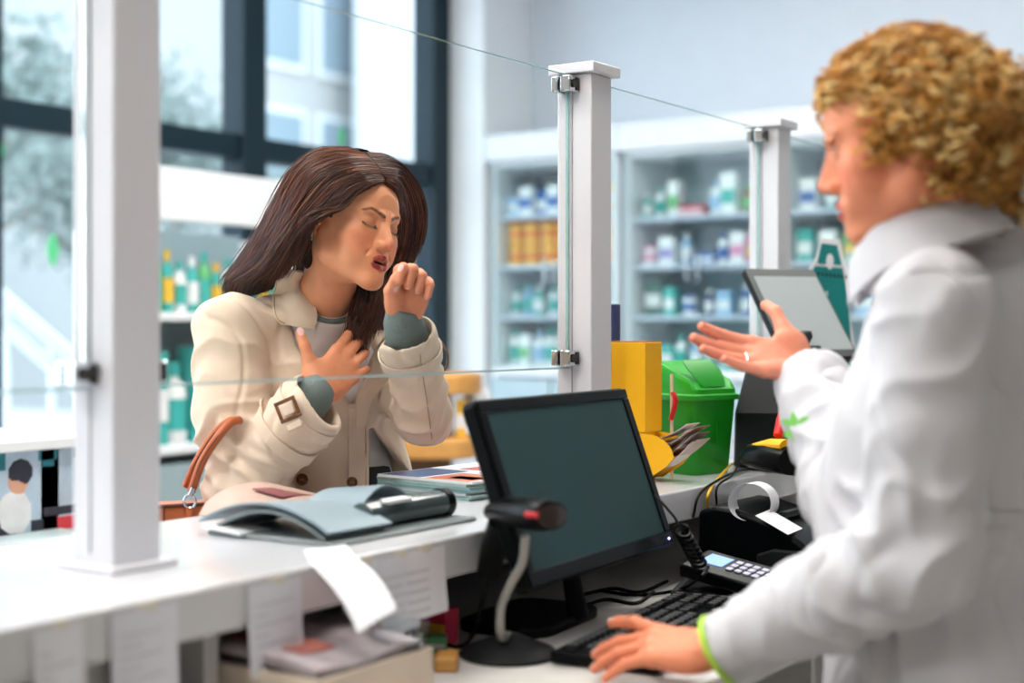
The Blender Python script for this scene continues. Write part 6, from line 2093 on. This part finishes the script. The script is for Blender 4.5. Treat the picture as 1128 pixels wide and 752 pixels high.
# lime cuff trims
def trim(c, ax, r, n):
    e = np.cross(ax, UP); e /= np.linalg.norm(e)
    MB().tube(ring_pts(c, ax, r, r, 41, e), .0042, 8, cap=False).build(n, m_lime, lab)
trim(cLb + aL * .018, aL, .0400, 'cuff_trim')
# green emblem on the sleeve
G = patch([(866, 456), (866, 484)], [(886, 456), (886, 484)], [lb], .002, 1, 1)
ec = G.reshape(-1, 3).mean(0); en = -FW * .9 - RT * .4
EM = frame(ec, RT * .9 - FW * .4, z=en)
b = MB()
m_em = mat('emblem_green', (132, 212, 104), .6)
for k, (dx, dz, a_, l_) in enumerate(((0, 0, 100, .022), (.004, .004, 30, .020), (-.004, .003, 160, .016), (.003, -.004, -40, .020), (-.003, -.005, 215, .016), (0, -.006, 265, .016))):
    c_, q_ = math.cos(math.radians(a_)), math.sin(math.radians(a_))
    L = [(dx + c_ * l_ * t - q_ * w, dz + q_ * l_ * t + c_ * w) for t, w in ((0, .0022), (.5, .0055), (1, 0), (.5, -.0055), (0, -.0022))]
    b.prism(L, 0, .0012, EM)
b.build('leaf_emblem', m_em, lab, smooth=False)
# back seam and belt
def seam(pts, w, off, nm, m=None):
    G = patch([(x, y) for x, y in pts], [(x + w[0], y + w[1]) for x, y in pts], [lb], off, 2, 40)
    grid_sheet(G, .003, nm, m or m_lab, lab)
seam([(1074, 560), (1095, 563), (1115, 563), (1140, 566), (1165, 572)], (-2, 16), .004, 'back_belt')
# arm fold between sleeve and back, sleeve head seam
Gs = patch([(1000, 300), (1020, 296), (1045, 300), (1066, 320), (1080, 352), (1086, 392)], [(1001, 301), (1021, 297), (1046, 301), (1067, 321), (1081, 353), (1087, 393)], [lb], .0015, 1, 40)
MB().tube([tuple(g_[0]) for g_ in Gs], .0012, 6).build('armhole_seam', m_lab, lab)
# trousers and shoes
s = SDF((hiB[0] - .34, hiB[1] - .34, .06), (hiB[0] + .34, hiB[1] + .34, hiB[2] + .02), .0075)
s.ell(hiB - UP * .05, (.15, .115, .12), 0, R=RTP); lower(s, .012, hiB, pS, pT)
P_, F_ = s.mesh(); P_ = smooth_verts(P_, F_, 2)
link('trousers', big_mesh('trousers', P_, F_), mat('trousers_grey', (90, 92, 98), .8), seller)
for q in (1, -1):
    h0 = hiB + pS * legx * q
    shoe((h0[0], h0[1], 0), pT, seller, mat('shoe_white', (220, 220, 220), .5))

# ---- curly hair
HCc = at(1021, 144, 1.68)
er = np.array([.115, .130, .106])                   # along RT, FW, UP
facep = [(880, 300), (890, 122), (912, 118), (930, 132), (946, 150), (952, 178), (968, 198), (992, 212), (1004, 236), (1016, 262), (990, 300)]
rg = np.random.default_rng(5)
K = 1700
d = rg.normal(size=(K * 3, 3)); d /= np.linalg.norm(d, axis=1, keepdims=True)
rad_ = rg.uniform(.80, 1.02, (len(d), 1)) * (1 + .05 * vnoise(d, 3, 2))[:, None]
cen = HCc + (d * er * rad_) @ np.stack([RT, FW, UP])
nap = rg.random(len(d)) < .16
nb_ = at(1078, 205, 1.70) + rg.normal(size=(len(d), 3)) * [.024, .024, .026]
cen = np.where(nap[:, None], nb_, cen)
q = proj(cen)
lcl = np.array([np.array(HMB.inverted() @ Vector(c)) for c in cen])
infront = (poly_sd(q[:, :2], facep) < 3) & (q[:, 2] < 1.69)
# also keep the far cheek and the face itself free
face = (lcl[:, 1] > .055) & (lcl[:, 2] < .040)
cheek = (lcl[:, 2] < -.03) & (lcl[:, 1] > -.005)
low = q[:, 1] > 246
skull = ((lcl[:, 0] / .070) ** 2 + ((lcl[:, 1] + .010) / .090) ** 2 + ((lcl[:, 2] - .03) / .080) ** 2) < 1
ok = ~(infront | face | cheek | low | skull)
K2 = 620
d2_ = rg.normal(size=(K2 * 3, 3)); d2_[:, 2] = np.abs(d2_[:, 2]) * .8 + .25; d2_ /= np.linalg.norm(d2_, axis=1, keepdims=True)
l2 = d2_ * np.array([.078, .102, .092]) * rg.uniform(.99, 1.05, (K2 * 3, 1)) + np.array([0, -.008, .027])
l2 = l2[(l2[:, 2] > .056) & (l2[:, 1] < .084)][:K2]
cen = np.concatenate([cen[ok][:K], xform(l2, HMB)]); dn = cen - HCc; dn /= np.linalg.norm(dn, axis=1, keepdims=True)
K = len(cen)
down = -UP[None] + .25 * rg.normal(size=(K, 3))
tz = down - dn * (down * dn).sum(1, keepdims=True) + .75 * rg.normal(size=(K, 3))
tz /= np.linalg.norm(tz, axis=1, keepdims=True)
e1 = np.cross(tz, dn); e1 /= np.linalg.norm(e1, axis=1, keepdims=True); e2 = np.cross(e1, tz)
T = 20
t = np.linspace(0, 1, T)[None, :, None]
R_ = rg.uniform(.0065, .0135, (K, 1, 1)); turns = rg.uniform(1.0, 2.1, (K, 1, 1)); L_ = rg.uniform(.010, .034, (K, 1, 1)); ph = rg.uniform(0, 6.28, (K, 1, 1))
hand_ = np.where(rg.random((K, 1, 1)) < .5, 1, -1)
NS = 14
al = []; cl_ = []
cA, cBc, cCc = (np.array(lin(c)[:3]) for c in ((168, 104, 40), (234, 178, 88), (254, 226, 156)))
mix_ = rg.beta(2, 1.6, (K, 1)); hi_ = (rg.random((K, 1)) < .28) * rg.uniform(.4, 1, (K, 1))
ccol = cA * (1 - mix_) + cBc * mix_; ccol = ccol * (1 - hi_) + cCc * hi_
for k in range(NS):
    o1, o2, o3 = (rg.normal(0, .0008, (K, 1, 1)) for _ in range(3))
    rr = R_ * (1 + rg.normal(0, .07, (K, 1, 1))) * (1 - .25 * t)
    a = ph + hand_ * (turns * 6.283 * t + rg.normal(0, .12, (K, 1, 1)))
    p = cen[:, None] + tz[:, None] * ((t - .5) * L_ + o1) + e1[:, None] * (np.cos(a) * rr + o2) + e2[:, None] * (np.sin(a) * rr + o3)
    al.append(p); cl_.append(np.broadcast_to((ccol * (1 + rg.normal(0, .08, (K, 1))))[:, None], (K, T, 3)))
# loose frizz
KF = 420
dF = rg.normal(size=(KF, 3)); dF[:, 2] += .35; dF /= np.linalg.norm(dF, axis=1, keepdims=True)
cF = HCc + (dF * er * rg.uniform(.98, 1.10, (KF, 1))) @ np.stack([RT, FW, UP])
lF = np.array([np.array(HMB.inverted() @ Vector(c)) for c in cF])
cF = cF[~(((lF[:, 1] > .05) & (lF[:, 2] < .06)) | (lF[:, 2] < -.02))]; KF = len(cF)
a = rg.uniform(0, 6.28, (KF, 1, 1)) + t * rg.uniform(3, 8, (KF, 1, 1)); v1 = rg.normal(size=(KF, 1, 3)); v1 /= np.linalg.norm(v1, axis=2, keepdims=True); v2 = np.cross(v1, rg.normal(size=(KF, 1, 3))); v2 /= np.linalg.norm(v2, axis=2, keepdims=True)
pF = cF[:, None] + (np.cos(a) * v1 + np.sin(a) * v2) * rg.uniform(.006, .014, (KF, 1, 1)) + v1 * t * .01
al.append(pF); cl_.append(np.broadcast_to(cCc, (KF, T, 3)))
A_ = np.concatenate(al); B_ = np.concatenate(cl_)
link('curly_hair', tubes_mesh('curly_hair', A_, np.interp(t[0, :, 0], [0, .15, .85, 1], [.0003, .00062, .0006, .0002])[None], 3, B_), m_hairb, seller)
s = SDF(HCc - .16, HCc + .16, .004)
s.ell(HCc, er * np.array([.90, .80, .91]), 0, R=np.stack([RT, FW, UP], 1))
s.ell(at(1072, 200, 1.70), (.035, .035, .04), .02)
fm = HMB
def hb(p): return np.array(fm @ Vector(p))
s.ell(hb((0, .098, -.030)), (.10, .050, .075), .008, 's', R=np.array(fm.to_3x3()))
s.ell(hb((0, .03, -.085)), (.11, .052, .060), .01, 's', R=np.array(fm.to_3x3()))
P_, F_ = s.mesh(); P_ = smooth_verts(P_, F_, 2); N_ = vnormals(P_, F_); P_ = P_ + N_ * (vnoise(P_, 60, 4, 2) * .006)[:, None]
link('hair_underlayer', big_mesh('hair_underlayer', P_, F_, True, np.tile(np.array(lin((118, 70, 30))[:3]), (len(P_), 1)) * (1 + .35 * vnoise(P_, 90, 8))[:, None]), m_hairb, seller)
